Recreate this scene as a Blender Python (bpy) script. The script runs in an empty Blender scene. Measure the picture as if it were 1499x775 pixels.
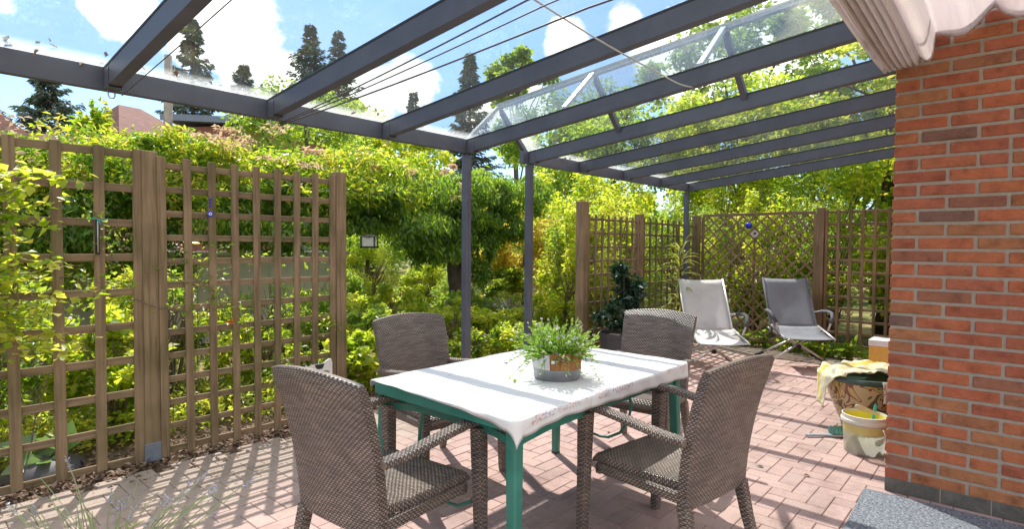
import bpy, math, random
import numpy as np
from mathutils import Vector, Matrix
PI = math.pi
rad = math.radians
scn = bpy.context.scene
col = scn.collection
R = random.Random(7)

# ------------------------------------------------------------------ materials
def newmat(name):
    m = bpy.data.materials.new(name); m.use_nodes = True
    nt = m.node_tree; nt.nodes.clear()
    out = nt.nodes.new('ShaderNodeOutputMaterial')
    return m, nt, out
def N(nt, t, **kw):
    n = nt.nodes.new(t)
    for k, v in kw.items():
        if k in n.inputs: n.inputs[k].default_value = v
        else: setattr(n, k, v)
    return n
def L(nt, a, b): nt.links.new(a, b)
def rgba(c): return (c[0], c[1], c[2], 1.0)
def ramp(nt, stops, interp='LINEAR'):
    r = nt.nodes.new('ShaderNodeValToRGB'); r.color_ramp.interpolation = interp
    e = r.color_ramp.elements
    while len(e) > 1: e.remove(e[-1])
    e[0].position = stops[0][0]; e[0].color = rgba(stops[0][1])
    for p, c in stops[1:]:
        x = e.new(p); x.color = rgba(c)
    return r
def g(v): return (v, v, v)
def principled(nt, out, **kw):
    b = nt.nodes.new('ShaderNodeBsdfPrincipled')
    for k, v in kw.items(): b.inputs[k].default_value = v
    L(nt, b.outputs[0], out.inputs[0]); return b
def plain(name, c, rough=.5, metal=0., noise=.15, nscale=6, bump=0., bscale=60, spec=.5):
    m, nt, out = newmat(name)
    b = principled(nt, out, Roughness=rough, Metallic=metal)
    b.inputs['Specular IOR Level'].default_value = spec
    tc = N(nt, 'ShaderNodeTexCoord')
    no = N(nt, 'ShaderNodeTexNoise', Scale=nscale, Detail=6., Roughness=.65)
    L(nt, tc.outputs['Object'], no.inputs['Vector'])
    r = ramp(nt, [(.25, tuple(x*(1-noise) for x in c)), (.75, tuple(min(1, x*(1+noise)) for x in c))])
    L(nt, no.outputs[0], r.inputs[0]); L(nt, r.outputs[0], b.inputs['Base Color'])
    rr = N(nt, 'ShaderNodeMapRange'); rr.inputs[3].default_value = max(0, rough-.1); rr.inputs[4].default_value = min(1, rough+.12)
    L(nt, no.outputs[0], rr.inputs[0]); L(nt, rr.outputs[0], b.inputs['Roughness'])
    if bump:
        n2 = N(nt, 'ShaderNodeTexNoise', Scale=bscale, Detail=4.)
        L(nt, tc.outputs['Object'], n2.inputs['Vector'])
        bp = N(nt, 'ShaderNodeBump', Strength=bump, Distance=.01)
        L(nt, n2.outputs[0], bp.inputs['Height']); L(nt, bp.outputs[0], b.inputs['Normal'])
    return m

def leafmat(name, cols, trans, tw=.5, rough=.45, clump=3.0):
    """cols: reflect colours chosen per leaf; trans: colours the leaf lets through"""
    m, nt, out = newmat(name)
    geo = N(nt, 'ShaderNodeNewGeometry')
    k = len(cols)
    rc = ramp(nt, [((i+.5)/k, c) for i, c in enumerate(cols)])
    rt = ramp(nt, [((i+.5)/len(trans), c) for i, c in enumerate(trans)])
    tc = N(nt, 'ShaderNodeTexCoord')
    no = N(nt, 'ShaderNodeTexNoise', Scale=clump, Detail=3.)
    L(nt, tc.outputs['Object'], no.inputs['Vector'])
    mx = N(nt, 'ShaderNodeMath', operation='MULTIPLY_ADD'); mx.inputs[1].default_value = .62
    L(nt, geo.outputs['Random Per Island'], mx.inputs[0])
    ms = N(nt, 'ShaderNodeMath', operation='MULTIPLY_ADD'); ms.inputs[1].default_value = 1.3; ms.inputs[2].default_value = -.46
    L(nt, no.outputs[0], ms.inputs[0]); L(nt, ms.outputs[0], mx.inputs[2])
    L(nt, mx.outputs[0], rc.inputs[0]); L(nt, mx.outputs[0], rt.inputs[0])
    b = nt.nodes.new('ShaderNodeBsdfPrincipled'); b.inputs['Roughness'].default_value = rough
    b.inputs['Specular IOR Level'].default_value = .5
    L(nt, rc.outputs[0], b.inputs['Base Color'])
    t = N(nt, 'ShaderNodeBsdfTranslucent'); L(nt, rt.outputs[0], t.inputs[0])
    mi = N(nt, 'ShaderNodeMixShader'); mi.inputs[0].default_value = tw
    L(nt, b.outputs[0], mi.inputs[1]); L(nt, t.outputs[0], mi.inputs[2]); L(nt, mi.outputs[0], out.inputs[0])
    return m

M = {}
M['metal_dark'] = plain('anthracite_paint', (.085, .092, .122), .45, 0, .24, 4, .08, 120)
M['metal_pale'] = plain('pale_metal', (.50, .50, .50), .4, .3, .1, 5)
M['alu'] = plain('brushed_aluminium', (.62, .61, .60), .35, .75, .08, 8)
M['foam'] = plain('dark_foam', (.09, .095, .105), .8, 0, .15, 20, .2, 200)
M['green_paint'] = plain('green_paint', (.035, .19, .145), .38, 0, .22, 9, .08, 90)
M['black'] = plain('black_plastic', (.02, .02, .022), .5)
M['pot_dark'] = plain('dark_pot', (.055, .052, .058), .6, 0, .2, 8)
M['soil'] = plain('potting_soil', (.05, .033, .022), .95, 0, .5, 40, .8, 60)
M['white_paint'] = plain('white_paint', (.78, .77, .73), .6, 0, .08, 8)
M['blue_glass'] = plain('blue_glaze', (.015, .03, .45), .12)
M['yellow_glass'] = plain('yellow_glaze', (.75, .48, .03), .35)
M['rope'] = plain('pale_rope', (.55, .54, .5), .8)
M['wire'] = plain('dark_cord', (.10, .095, .11), .6)
M['twig'] = plain('twig_bark', (.17, .12, .075), .85, 0, .3, 30)
M['greenstem'] = plain('green_stem', (.13, .2, .05), .6)
M['bark'] = plain('bark', (.085, .06, .042), .92, 0, .5, 9, .9, 25)
M['bark_grey'] = plain('weathered_trunk', (.28, .24, .2), .9, 0, .3, 8, .6, 25)
M['roof_tile'] = None
M['teal'] = plain('teal_plastic', (.05, .42, .38), .45)
M['grey_plastic'] = plain('grey_plastic', (.35, .37, .4), .5)
M['beige_plastic'] = plain('beige_handle', (.6, .5, .33), .5)
M['foot'] = plain('galvanised_sleeve', (.22, .25, .31), .5, .5, .2, 12)
M['fabric_white'] = None

def woodmat(name, base, axis='Z', dark=.55):
    m, nt, out = newmat(name)
    b = principled(nt, out, Roughness=.85); b.inputs['Specular IOR Level'].default_value = .25
    tc = N(nt, 'ShaderNodeTexCoord'); geo = N(nt, 'ShaderNodeNewGeometry')
    mp = N(nt, 'ShaderNodeMapping'); s = {'X': (2, 40, 40), 'Y': (40, 2, 40), 'Z': (40, 40, 2)}[axis]
    mp.inputs['Scale'].default_value = s
    L(nt, tc.outputs['Object'], mp.inputs['Vector'])
    ad = N(nt, 'ShaderNodeVectorMath', operation='ADD')
    cx = N(nt, 'ShaderNodeCombineXYZ'); mu = N(nt, 'ShaderNodeMath', operation='MULTIPLY'); mu.inputs[1].default_value = 37.
    L(nt, geo.outputs['Random Per Island'], mu.inputs[0]); L(nt, mu.outputs[0], cx.inputs[0]); L(nt, mu.outputs[0], cx.inputs[2])
    L(nt, mp.outputs[0], ad.inputs[0]); L(nt, cx.outputs[0], ad.inputs[1])
    n1 = N(nt, 'ShaderNodeTexNoise', Scale=1., Detail=6., Roughness=.6, Distortion=.6)
    L(nt, ad.outputs[0], n1.inputs['Vector'])
    d = tuple(x*dark for x in base); l = tuple(x*1.35 for x in base)
    r = ramp(nt, [(.28, d), (.5, base), (.75, l)])
    L(nt, n1.outputs[0], r.inputs[0])
    n2 = N(nt, 'ShaderNodeTexNoise', Scale=2.2, Detail=3.)
    L(nt, tc.outputs['Object'], n2.inputs['Vector'])
    r2 = ramp(nt, [(.35, (.62, .66, .55)), (.6, (1.05, 1., .98))])
    L(nt, n2.outputs[0], r2.inputs[0])
    mx = N(nt, 'ShaderNodeMix', data_type='RGBA', blend_type='MULTIPLY'); mx.inputs[0].default_value = 1.
    L(nt, r.outputs[0], mx.inputs[6]); L(nt, r2.outputs[0], mx.inputs[7])
    mv = N(nt, 'ShaderNodeMapRange'); mv.inputs[3].default_value = .75; mv.inputs[4].default_value = 1.25
    L(nt, geo.outputs['Random Per Island'], mv.inputs[0])
    m3 = N(nt, 'ShaderNodeVectorMath', operation='SCALE'); L(nt, mx.outputs[2], m3.inputs[0]); L(nt, mv.outputs[0], m3.inputs[3])
    L(nt, m3.outputs[0], b.inputs['Base Color'])
    bp = N(nt, 'ShaderNodeBump', Strength=.5, Distance=.003); L(nt, n1.outputs[0], bp.inputs['Height']); L(nt, bp.outputs[0], b.inputs['Normal'])
    return m
M['wood_v'] = woodmat('weathered_wood', (.285, .205, .125), 'Z')
M['wood_h'] = woodmat('weathered_wood_rail', (.27, .195, .12), 'X')
M['wood_hy'] = woodmat('weathered_wood_side_rail', (.235, .155, .095), 'Y')
M['wood_old'] = woodmat('old_greenish_wood', (.20, .165, .09), 'Z')
M['tub_wood'] = woodmat('warm_tub_wood', (.34, .15, .06), 'Z', .35)

def wickermat():
    m, nt, out = newmat('brown_grey_wicker')
    b = principled(nt, out, Roughness=.36); b.inputs['Specular IOR Level'].default_value = .6
    uv = N(nt, 'ShaderNodeTexCoord')
    def mth(op, a_, b_=None, c_=None):
        n_ = N(nt, 'ShaderNodeMath', operation=op)
        for i_, v_ in enumerate((a_, b_, c_)):
            if v_ is None: continue
            if isinstance(v_, (int, float)): n_.inputs[i_].default_value = v_
            else: L(nt, v_, n_.inputs[i_])
        return n_.outputs[0]
    sx = N(nt, 'ShaderNodeSeparateXYZ'); L(nt, uv.outputs['UV'], sx.inputs[0])
    wob = N(nt, 'ShaderNodeTexNoise', Scale=25., Detail=2.); L(nt, uv.outputs['UV'], wob.inputs['Vector'])
    wv_ = mth('MULTIPLY_ADD', wob.outputs[0], .25, 0.)
    rv = mth('MULTIPLY_ADD', sx.outputs[1], 1/.0098, wv_); row = mth('FLOOR', rv); fr = mth('FRACT', rv)
    prow = mth('POWER', mth('SINE', mth('MULTIPLY', fr, PI)), .6)
    ph = mth('MULTIPLY_ADD', row, .5, mth('MULTIPLY_ADD', sx.outputs[0], 1/.019, wv_))
    over = mth('MULTIPLY_ADD', mth('COSINE', mth('MULTIPLY', ph, 2*PI)), .5, .5)
    over = mth('POWER', over, .55)
    hgt = mth('MULTIPLY', prow, over)
    rw = ramp(nt, [(0, (.055, .042, .035)), (.35, (.135, .102, .084)), (.75, (.25, .193, .16)), (1., (.335, .27, .23))]); L(nt, hgt, rw.inputs[0])
    n1 = N(nt, 'ShaderNodeTexNoise', Scale=5., Detail=3.); L(nt, uv.outputs['Object'], n1.inputs['Vector'])
    r = ramp(nt, [(.3, (.78, .78, .8)), (.7, (1.2, 1.15, 1.1))]); L(nt, n1.outputs[0], r.inputs[0])
    cv = N(nt, 'ShaderNodeCombineXYZ'); L(nt, mth('FLOOR', mth('MULTIPLY', ph, .34)), cv.inputs[0]); L(nt, row, cv.inputs[1])
    wn_ = N(nt, 'ShaderNodeTexWhiteNoise', noise_dimensions='2D'); L(nt, cv.outputs[0], wn_.inputs['Vector'])
    vv = mth('MULTIPLY_ADD', wn_.outputs['Value'], .55, .72)
    sc_ = N(nt, 'ShaderNodeVectorMath', operation='SCALE'); L(nt, r.outputs[0], sc_.inputs[0]); L(nt, vv, sc_.inputs[3])
    mx = N(nt, 'ShaderNodeMix', data_type='RGBA', blend_type='MULTIPLY'); mx.inputs[0].default_value = 1.
    L(nt, rw.outputs[0], mx.inputs[6]); L(nt, sc_.outputs[0], mx.inputs[7]); L(nt, mx.outputs[2], b.inputs['Base Color'])
    bp = N(nt, 'ShaderNodeBump', Strength=1., Distance=.005); L(nt, hgt, bp.inputs['Height']); L(nt, bp.outputs[0], b.inputs['Normal'])
    return m
M['wicker'] = wickermat()

def glassmat():
    m, nt, out = newmat('roof_glass')
    tr = N(nt, 'ShaderNodeBsdfTransparent'); tr.inputs[0].default_value = (.94, .965, .955, 1)
    gl = N(nt, 'ShaderNodeBsdfGlossy', Roughness=.02)
    lw = N(nt, 'ShaderNodeLayerWeight'); lw.inputs['Blend'].default_value = .5
    pw = N(nt, 'ShaderNodeMath', operation='POWER'); pw.inputs[1].default_value = 5.; L(nt, lw.outputs['Facing'], pw.inputs[0])
    sc = N(nt, 'ShaderNodeMath', operation='MULTIPLY_ADD'); sc.inputs[1].default_value = .9; sc.inputs[2].default_value = .035
    L(nt, pw.outputs[0], sc.inputs[0])
    mi = N(nt, 'ShaderNodeMixShader'); L(nt, sc.outputs[0], mi.inputs[0]); L(nt, tr.outputs[0], mi.inputs[1]); L(nt, gl.outputs[0], mi.inputs[2])
    # thin dust and smears lying on the panes
    tc = N(nt, 'ShaderNodeTexCoord')
    n1 = N(nt, 'ShaderNodeTexNoise', Scale=1.6, Detail=8., Roughness=.7); L(nt, tc.outputs['Object'], n1.inputs['Vector'])
    r1 = ramp(nt, [(.4, g(.004)), (.62, g(.02)), (.8, g(.05))]); L(nt, n1.outputs[0], r1.inputs[0])
    n2 = N(nt, 'ShaderNodeTexNoise', Scale=45., Detail=3.); L(nt, tc.outputs['Object'], n2.inputs['Vector'])
    r2 = ramp(nt, [(.71, g(0)), (.77, g(.25))]); L(nt, n2.outputs[0], r2.inputs[0])
    # whiter, speckled band at the low edge of the panes, along the gutter
    sx = N(nt, 'ShaderNodeSeparateXYZ'); L(nt, tc.outputs['Object'], sx.inputs[0])
    r3 = N(nt, 'ShaderNodeMapRange'); r3.inputs[1].default_value = 3.22; r3.inputs[2].default_value = 3.34; r3.inputs[3].default_value = 0.; r3.inputs[4].default_value = .45
    L(nt, sx.outputs[1], r3.inputs[0])
    a = N(nt, 'ShaderNodeMath', operation='ADD'); L(nt, r1.outputs[0], a.inputs[0]); L(nt, r2.outputs[0], a.inputs[1])
    a2 = N(nt, 'ShaderNodeMath', operation='MULTIPLY_ADD', use_clamp=True); L(nt, r3.outputs[0], a2.inputs[0]); L(nt, n2.outputs[0], a2.inputs[1]); L(nt, a.outputs[0], a2.inputs[2])
    df = N(nt, 'ShaderNodeBsdfTranslucent'); df.inputs[0].default_value = (.85, .85, .82, 1)
    m2 = N(nt, 'ShaderNodeMixShader'); L(nt, a2.outputs[0], m2.inputs[0]); L(nt, mi.outputs[0], m2.inputs[1]); L(nt, df.outputs[0], m2.inputs[2])
    L(nt, m2.outputs[0], out.inputs[0])
    return m
M['glass'] = glassmat()

def clothmat(name, c, tr, tw, rough=.85, bump=.15, scale=900, streak=None):
    m, nt, out = newmat(name)
    b = nt.nodes.new('ShaderNodeBsdfPrincipled'); b.inputs['Roughness'].default_value = rough; b.inputs['Specular IOR Level'].default_value = .2
    b.inputs['Base Color'].default_value = rgba(c)
    tc = N(nt, 'ShaderNodeTexCoord'); n1 = N(nt, 'ShaderNodeTexNoise', Scale=3., Detail=8., Roughness=.7)
    if streak:
        mp = N(nt, 'ShaderNodeMapping'); mp.inputs['Scale'].default_value = streak; L(nt, tc.outputs['Object'], mp.inputs[0]); L(nt, mp.outputs[0], n1.inputs['Vector'])
    else: L(nt, tc.outputs['Object'], n1.inputs['Vector'])
    r = ramp(nt, [(.28, tuple(x*.66 for x in c)), (.5, c), (.8, tuple(min(1, x*1.08) for x in c))]); L(nt, n1.outputs[0], r.inputs[0]); L(nt, r.outputs[0], b.inputs['Base Color'])
    n2 = N(nt, 'ShaderNodeTexNoise', Scale=float(scale)); L(nt, tc.outputs['Object'], n2.inputs['Vector'])
    bp = N(nt, 'ShaderNodeBump', Strength=bump, Distance=.002); L(nt, n2.outputs[0], bp.inputs['Height']); L(nt, bp.outputs[0], b.inputs['Normal'])
    t = N(nt, 'ShaderNodeBsdfTranslucent'); t.inputs[0].default_value = rgba(tr)
    mi = N(nt, 'ShaderNodeMixShader'); mi.inputs[0].default_value = tw
    L(nt, b.outputs[0], mi.inputs[1]); L(nt, t.outputs[0], mi.inputs[2]); L(nt, mi.outputs[0], out.inputs[0])
    return m
M['sail'] = clothmat('offwhite_sail_cloth', (.80, .75, .74), (.92, .87, .86), .5, .85, .1, 500, (.6, 14, 14))
M['sling_light'] = clothmat('light_grey_mesh', (.80, .79, .77), (.8, .8, .78), .4)
M['sling_grey'] = clothmat('mid_grey_mesh', (.29, .305, .33), (.3, .32, .34), .3)
M['towel'] = None

def tableclothmat():
    m, nt, out = newmat('printed_tablecloth')
    b = nt.nodes.new('ShaderNodeBsdfPrincipled'); b.inputs['Roughness'].default_value = .8; b.inputs['Specular IOR Level'].default_value = .25
    tc = N(nt, 'ShaderNodeTexCoord')
    base = (.80, .785, .775)
    # small scattered printed sprigs
    vo = N(nt, 'ShaderNodeTexVoronoi', Scale=8.); L(nt, tc.outputs['UV'], vo.inputs['Vector'])
    nz = N(nt, 'ShaderNodeTexNoise', Scale=70., Detail=2.); L(nt, tc.outputs['UV'], nz.inputs['Vector'])
    near = N(nt, 'ShaderNodeMath', operation='LESS_THAN'); near.inputs[1].default_value = .2; L(nt, vo.outputs['Distance'], near.inputs[0])
    spot = N(nt, 'ShaderNodeMath', operation='GREATER_THAN'); spot.inputs[1].default_value = .59; L(nt, nz.outputs[0], spot.inputs[0])
    mk = N(nt, 'ShaderNodeMath', operation='MULTIPLY'); L(nt, near.outputs[0], mk.inputs[0]); L(nt, spot.outputs[0], mk.inputs[1])
    mk2 = N(nt, 'ShaderNodeMath', operation='MULTIPLY'); mk2.inputs[1].default_value = .62; L(nt, mk.outputs[0], mk2.inputs[0])
    sepc = N(nt, 'ShaderNodeSeparateColor'); L(nt, vo.outputs['Color'], sepc.inputs[0])
    rc = ramp(nt, [(.2, (.25, .38, .62)), (.45, (.62, .25, .3)), (.7, (.3, .45, .3)), (.9, (.5, .3, .5))]); L(nt, sepc.outputs[0], rc.inputs[0])
    mx = N(nt, 'ShaderNodeMix', data_type='RGBA'); mx.inputs[6].default_value = rgba(base)
    L(nt, mk2.outputs[0], mx.inputs[0]); L(nt, rc.outputs[0], mx.inputs[7])
    # woven border: pale blue line and rosy posies near the hem
    sx = N(nt, 'ShaderNodeSeparateXYZ'); L(nt, tc.outputs['UV'], sx.inputs[0])
    def absd(o, c0):
        s = N(nt, 'ShaderNodeMath', operation='SUBTRACT'); s.inputs[1].default_value = c0; L(nt, o, s.inputs[0])
        a = N(nt, 'ShaderNodeMath', operation='ABSOLUTE'); L(nt, s.outputs[0], a.inputs[0]); return a.outputs[0]
    band = N(nt, 'ShaderNodeMath', operation='LESS_THAN'); band.inputs[1].default_value = .022; L(nt, absd(sx.outputs[1], .05), band.inputs[0])
    vb = N(nt, 'ShaderNodeTexVoronoi', Scale=16.); L(nt, tc.outputs['UV'], vb.inputs['Vector'])
    vs = N(nt, 'ShaderNodeSeparateColor'); L(nt, vb.outputs['Color'], vs.inputs[0])
    nb = N(nt, 'ShaderNodeTexNoise', Scale=110., Detail=2.); L(nt, tc.outputs['UV'], nb.inputs['Vector'])
    nbt = N(nt, 'ShaderNodeMath', operation='GREATER_THAN'); nbt.inputs[1].default_value = .54; L(nt, nb.outputs[0], nbt.inputs[0])
    vt = N(nt, 'ShaderNodeMath', operation='GREATER_THAN'); vt.inputs[1].default_value = .6; L(nt, vs.outputs[1], vt.inputs[0])
    bm = N(nt, 'ShaderNodeMath', operation='MULTIPLY'); L(nt, band.outputs[0], bm.inputs[0]); L(nt, nbt.outputs[0], bm.inputs[1])
    bm2 = N(nt, 'ShaderNodeMath', operation='MULTIPLY'); L(nt, bm.outputs[0], bm2.inputs[0]); L(nt, vt.outputs[0], bm2.inputs[1])
    bm3 = N(nt, 'ShaderNodeMath', operation='MULTIPLY'); bm3.inputs[1].default_value = .75; L(nt, bm2.outputs[0], bm3.inputs[0])
    rb = ramp(nt, [(.3, (.55, .12, .16)), (.5, (.18, .25, .5)), (.75, (.6, .2, .2))]); L(nt, vs.outputs[0], rb.inputs[0])
    m2 = N(nt, 'ShaderNodeMix', data_type='RGBA'); L(nt, mx.outputs[2], m2.inputs[6]); L(nt, bm3.outputs[0], m2.inputs[0]); L(nt, rb.outputs[0], m2.inputs[7])
    L(nt, m2.outputs[2], b.inputs['Base Color'])
    # pressed fold lines and slack creases
    def tri(o, per):
        f_ = N(nt, 'ShaderNodeMath', operation='PINGPONG'); f_.inputs[1].default_value = per; L(nt, o, f_.inputs[0])
        q_ = N(nt, 'ShaderNodeMapRange', interpolation_type='SMOOTHSTEP'); q_.inputs[1].default_value = 0.; q_.inputs[2].default_value = .012; L(nt, f_.outputs[0], q_.inputs[0]); return q_.outputs[0]
    f1 = tri(sx.outputs[0], .264); f2_ = tri(sx.outputs[1], .2575)
    fa = N(nt, 'ShaderNodeMath', operation='ADD'); L(nt, f1, fa.inputs[0]); L(nt, f2_, fa.inputs[1])
    nc = N(nt, 'ShaderNodeTexNoise', Scale=5., Detail=5., Roughness=.6, Distortion=1.2); L(nt, tc.outputs['UV'], nc.inputs['Vector'])
    fb = N(nt, 'ShaderNodeMath', operation='MULTIPLY_ADD'); fb.inputs[1].default_value = 2.2; L(nt, nc.outputs[0], fb.inputs[0]); L(nt, fa.outputs[0], fb.inputs[2])
    bp = N(nt, 'ShaderNodeBump', Strength=.7, Distance=.004); L(nt, fb.outputs[0], bp.inputs['Height']); L(nt, bp.outputs[0], b.inputs['Normal'])
    t = N(nt, 'ShaderNodeBsdfTranslucent'); t.inputs[0].default_value = (.7, .7, .72, 1)
    mi = N(nt, 'ShaderNodeMixShader'); mi.inputs[0].default_value = .15
    L(nt, b.outputs[0], mi.inputs[1]); L(nt, t.outputs[0], mi.inputs[2]); L(nt, mi.outputs[0], out.inputs[0])
    return m
M['tablecloth'] = tableclothmat()

def paver_mat():
    m, nt, out = newmat('pink_concrete_pavers')
    b = principled(nt, out, Roughness=.85); b.inputs['Specular IOR Level'].default_value = .3
    geo = N(nt, 'ShaderNodeNewGeometry'); tc = N(nt, 'ShaderNodeTexCoord')
    r = ramp(nt, [(0., (.39, .265, .235)), (.3, (.44, .30, .265)), (.75, (.48, .335, .295)), (1., (.40, .285, .25))])
    L(nt, geo.outputs['Random Per Island'], r.inputs[0])
    # stretch near the trellis is greyer from moss and dirt
    sx = N(nt, 'ShaderNodeSeparateXYZ'); L(nt, tc.outputs['Object'], sx.inputs[0])
    nb = N(nt, 'ShaderNodeTexNoise', Scale=1.1, Detail=5., Roughness=.6); L(nt, tc.outputs['Object'], nb.inputs['Vector'])
    ma = N(nt, 'ShaderNodeMath', operation='MULTIPLY_ADD'); ma.inputs[1].default_value = 1.6; L(nt, nb.outputs[0], ma.inputs[0]); L(nt, sx.outputs[1], ma.inputs[2])
    f = N(nt, 'ShaderNodeMapRange', interpolation_type='SMOOTHSTEP'); f.inputs[1].default_value = 3.55; f.inputs[2].default_value = 4.35; L(nt, ma.outputs[0], f.inputs[0])
    ma2 = N(nt, 'ShaderNodeMath', operation='MULTIPLY_ADD'); ma2.inputs[1].default_value = 1.2; L(nt, nb.outputs[0], ma2.inputs[0]); L(nt, sx.outputs[0], ma2.inputs[2])
    f2 = N(nt, 'ShaderNodeMapRange', interpolation_type='SMOOTHSTEP'); f2.inputs[1].default_value = 7.7; f2.inputs[2].default_value = 8.5; L(nt, ma2.outputs[0], f2.inputs[0])
    fm = N(nt, 'ShaderNodeMath', operation='MAXIMUM'); L(nt, f.outputs[0], fm.inputs[0]); L(nt, f2.outputs[0], fm.inputs[1])
    fs = N(nt, 'ShaderNodeMath', operation='MULTIPLY'); fs.inputs[1].default_value = .8; L(nt, fm.outputs[0], fs.inputs[0])
    mx = N(nt, 'ShaderNodeMix', data_type='RGBA'); L(nt, fs.outputs[0], mx.inputs[0]); L(nt, r.outputs[0], mx.inputs[6]); mx.inputs[7].default_value = (.30, .25, .20, 1)
    n2 = N(nt, 'ShaderNodeTexNoise', Scale=3.2, Detail=10., Roughness=.72); L(nt, tc.outputs['Object'], n2.inputs['Vector'])
    r2 = ramp(nt, [(.3, (.66, .63, .62)), (.5, (1, 1, 1)), (.75, (1.12, 1.12, 1.12))]); L(nt, n2.outputs[0], r2.inputs[0])
    m2 = N(nt, 'ShaderNodeMix', data_type='RGBA', blend_type='MULTIPLY'); m2.inputs[0].default_value = 1.; L(nt, mx.outputs[2], m2.inputs[6]); L(nt, r2.outputs[0], m2.inputs[7])
    n3 = N(nt, 'ShaderNodeTexNoise', Scale=160., Detail=3.); L(nt, tc.outputs['Object'], n3.inputs['Vector'])
    r3 = ramp(nt, [(.35, g(.85)), (.65, g(1.1))]); L(nt, n3.outputs[0], r3.inputs[0])
    m3 = N(nt, 'ShaderNodeMix', data_type='RGBA', blend_type='MULTIPLY'); m3.inputs[0].default_value = 1.; L(nt, m2.outputs[2], m3.inputs[6]); L(nt, r3.outputs[0], m3.inputs[7])
    L(nt, m3.outputs[2], b.inputs['Base Color'])
    bp = N(nt, 'ShaderNodeBump', Strength=.35, Distance=.002); L(nt, n3.outputs[0], bp.inputs['Height']); L(nt, bp.outputs[0], b.inputs['Normal'])
    return m
M['paver'] = paver_mat()
M['joint'] = plain('sandy_joint', (.25, .17, .135), .95, 0, .35, 12)

def brick_mat():
    m, nt, out = newmat('red_brick')
    b = principled(nt, out, Roughness=.88); b.inputs['Specular IOR Level'].default_value = .25
    geo = N(nt, 'ShaderNodeNewGeometry'); tc = N(nt, 'ShaderNodeTexCoord')
    r = ramp(nt, [(0., (.41, .115, .055)), (.15, (.46, .14, .065)), (.3, (.35, .10, .055)), (.5, (.40, .125, .068)), (.66, (.43, .14, .06)), (.76, (.33, .135, .065)), (.84, (.42, .17, .075)), (.925, (.27, .11, .07)), (.96, (.15, .10, .085)), (1., (.38, .12, .06))])
    L(nt, geo.outputs['Random Per Island'], r.inputs[0])
    n1 = N(nt, 'ShaderNodeTexNoise', Scale=14., Detail=8., Roughness=.7); L(nt, tc.outputs['Object'], n1.inputs['Vector'])
    r1 = ramp(nt, [(.28, (.55, .52, .52)), (.48, (1, 1, 1)), (.75, (1.28, 1.3, 1.32))]); L(nt, n1.outputs[0], r1.inputs[0])
    mx = N(nt, 'ShaderNodeMix', data_type='RGBA', blend_type='MULTIPLY'); mx.inputs[0].default_value = 1.; L(nt, r.outputs[0], mx.inputs[6]); L(nt, r1.outputs[0], mx.inputs[7])
    n4 = N(nt, 'ShaderNodeTexNoise', Scale=150., Detail=2.); L(nt, tc.outputs['Object'], n4.inputs['Vector'])
    r4 = ramp(nt, [(.66, (0, 0, 0)), (.74, (.14, .13, .12))]); L(nt, n4.outputs[0], r4.inputs[0])
    ad = N(nt, 'ShaderNodeMix', data_type='RGBA', blend_type='ADD'); ad.inputs[0].default_value = 1.; L(nt, mx.outputs[2], ad.inputs[6]); L(nt, r4.outputs[0], ad.inputs[7])
    L(nt, ad.outputs[2], b.inputs['Base Color'])
    n2 = N(nt, 'ShaderNodeTexNoise', Scale=45., Detail=9., Roughness=.72, Distortion=.4)
    mp = N(nt, 'ShaderNodeMapping'); mp.inputs['Scale'].default_value = (1, .55, 1.6); L(nt, tc.outputs['Object'], mp.inputs[0]); L(nt, mp.outputs[0], n2.inputs['Vector'])
    bp = N(nt, 'ShaderNodeBump', Strength=1., Distance=.010); L(nt, n2.outputs[0], bp.inputs['Height']); L(nt, bp.outputs[0], b.inputs['Normal'])
    return m
M['brick'] = brick_mat()
M['mortar'] = plain('mortar', (.37, .305, .245), .95, 0, .15, 30, .6, 150)
M['plinth'] = plain('dark_engineering_brick', (.11, .10, .085), .8, 0, .5, 14, .5, 40)
M['rug'] = None
def rugmat():
    m, nt, out = newmat('grey_carpet')
    b = principled(nt, out, Roughness=1.); b.inputs['Specular IOR Level'].default_value = .1
    tc = N(nt, 'ShaderNodeTexCoord')
    n1 = N(nt, 'ShaderNodeTexNoise', Scale=75., Detail=5., Roughness=.9); L(nt, tc.outputs['Object'], n1.inputs['Vector'])
    r = ramp(nt, [(.36, (.05, .055, .065)), (.5, (.17, .18, .20)), (.64, (.42, .44, .47))]); L(nt, n1.outputs[0], r.inputs[0]); L(nt, r.outputs[0], b.inputs['Base Color'])
    bp = N(nt, 'ShaderNodeBump', Strength=.8, Distance=.004); L(nt, n1.outputs[0], bp.inputs['Height']); L(nt, bp.outputs[0], b.inputs['Normal'])
    return m
M['rug'] = rugmat()
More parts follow.
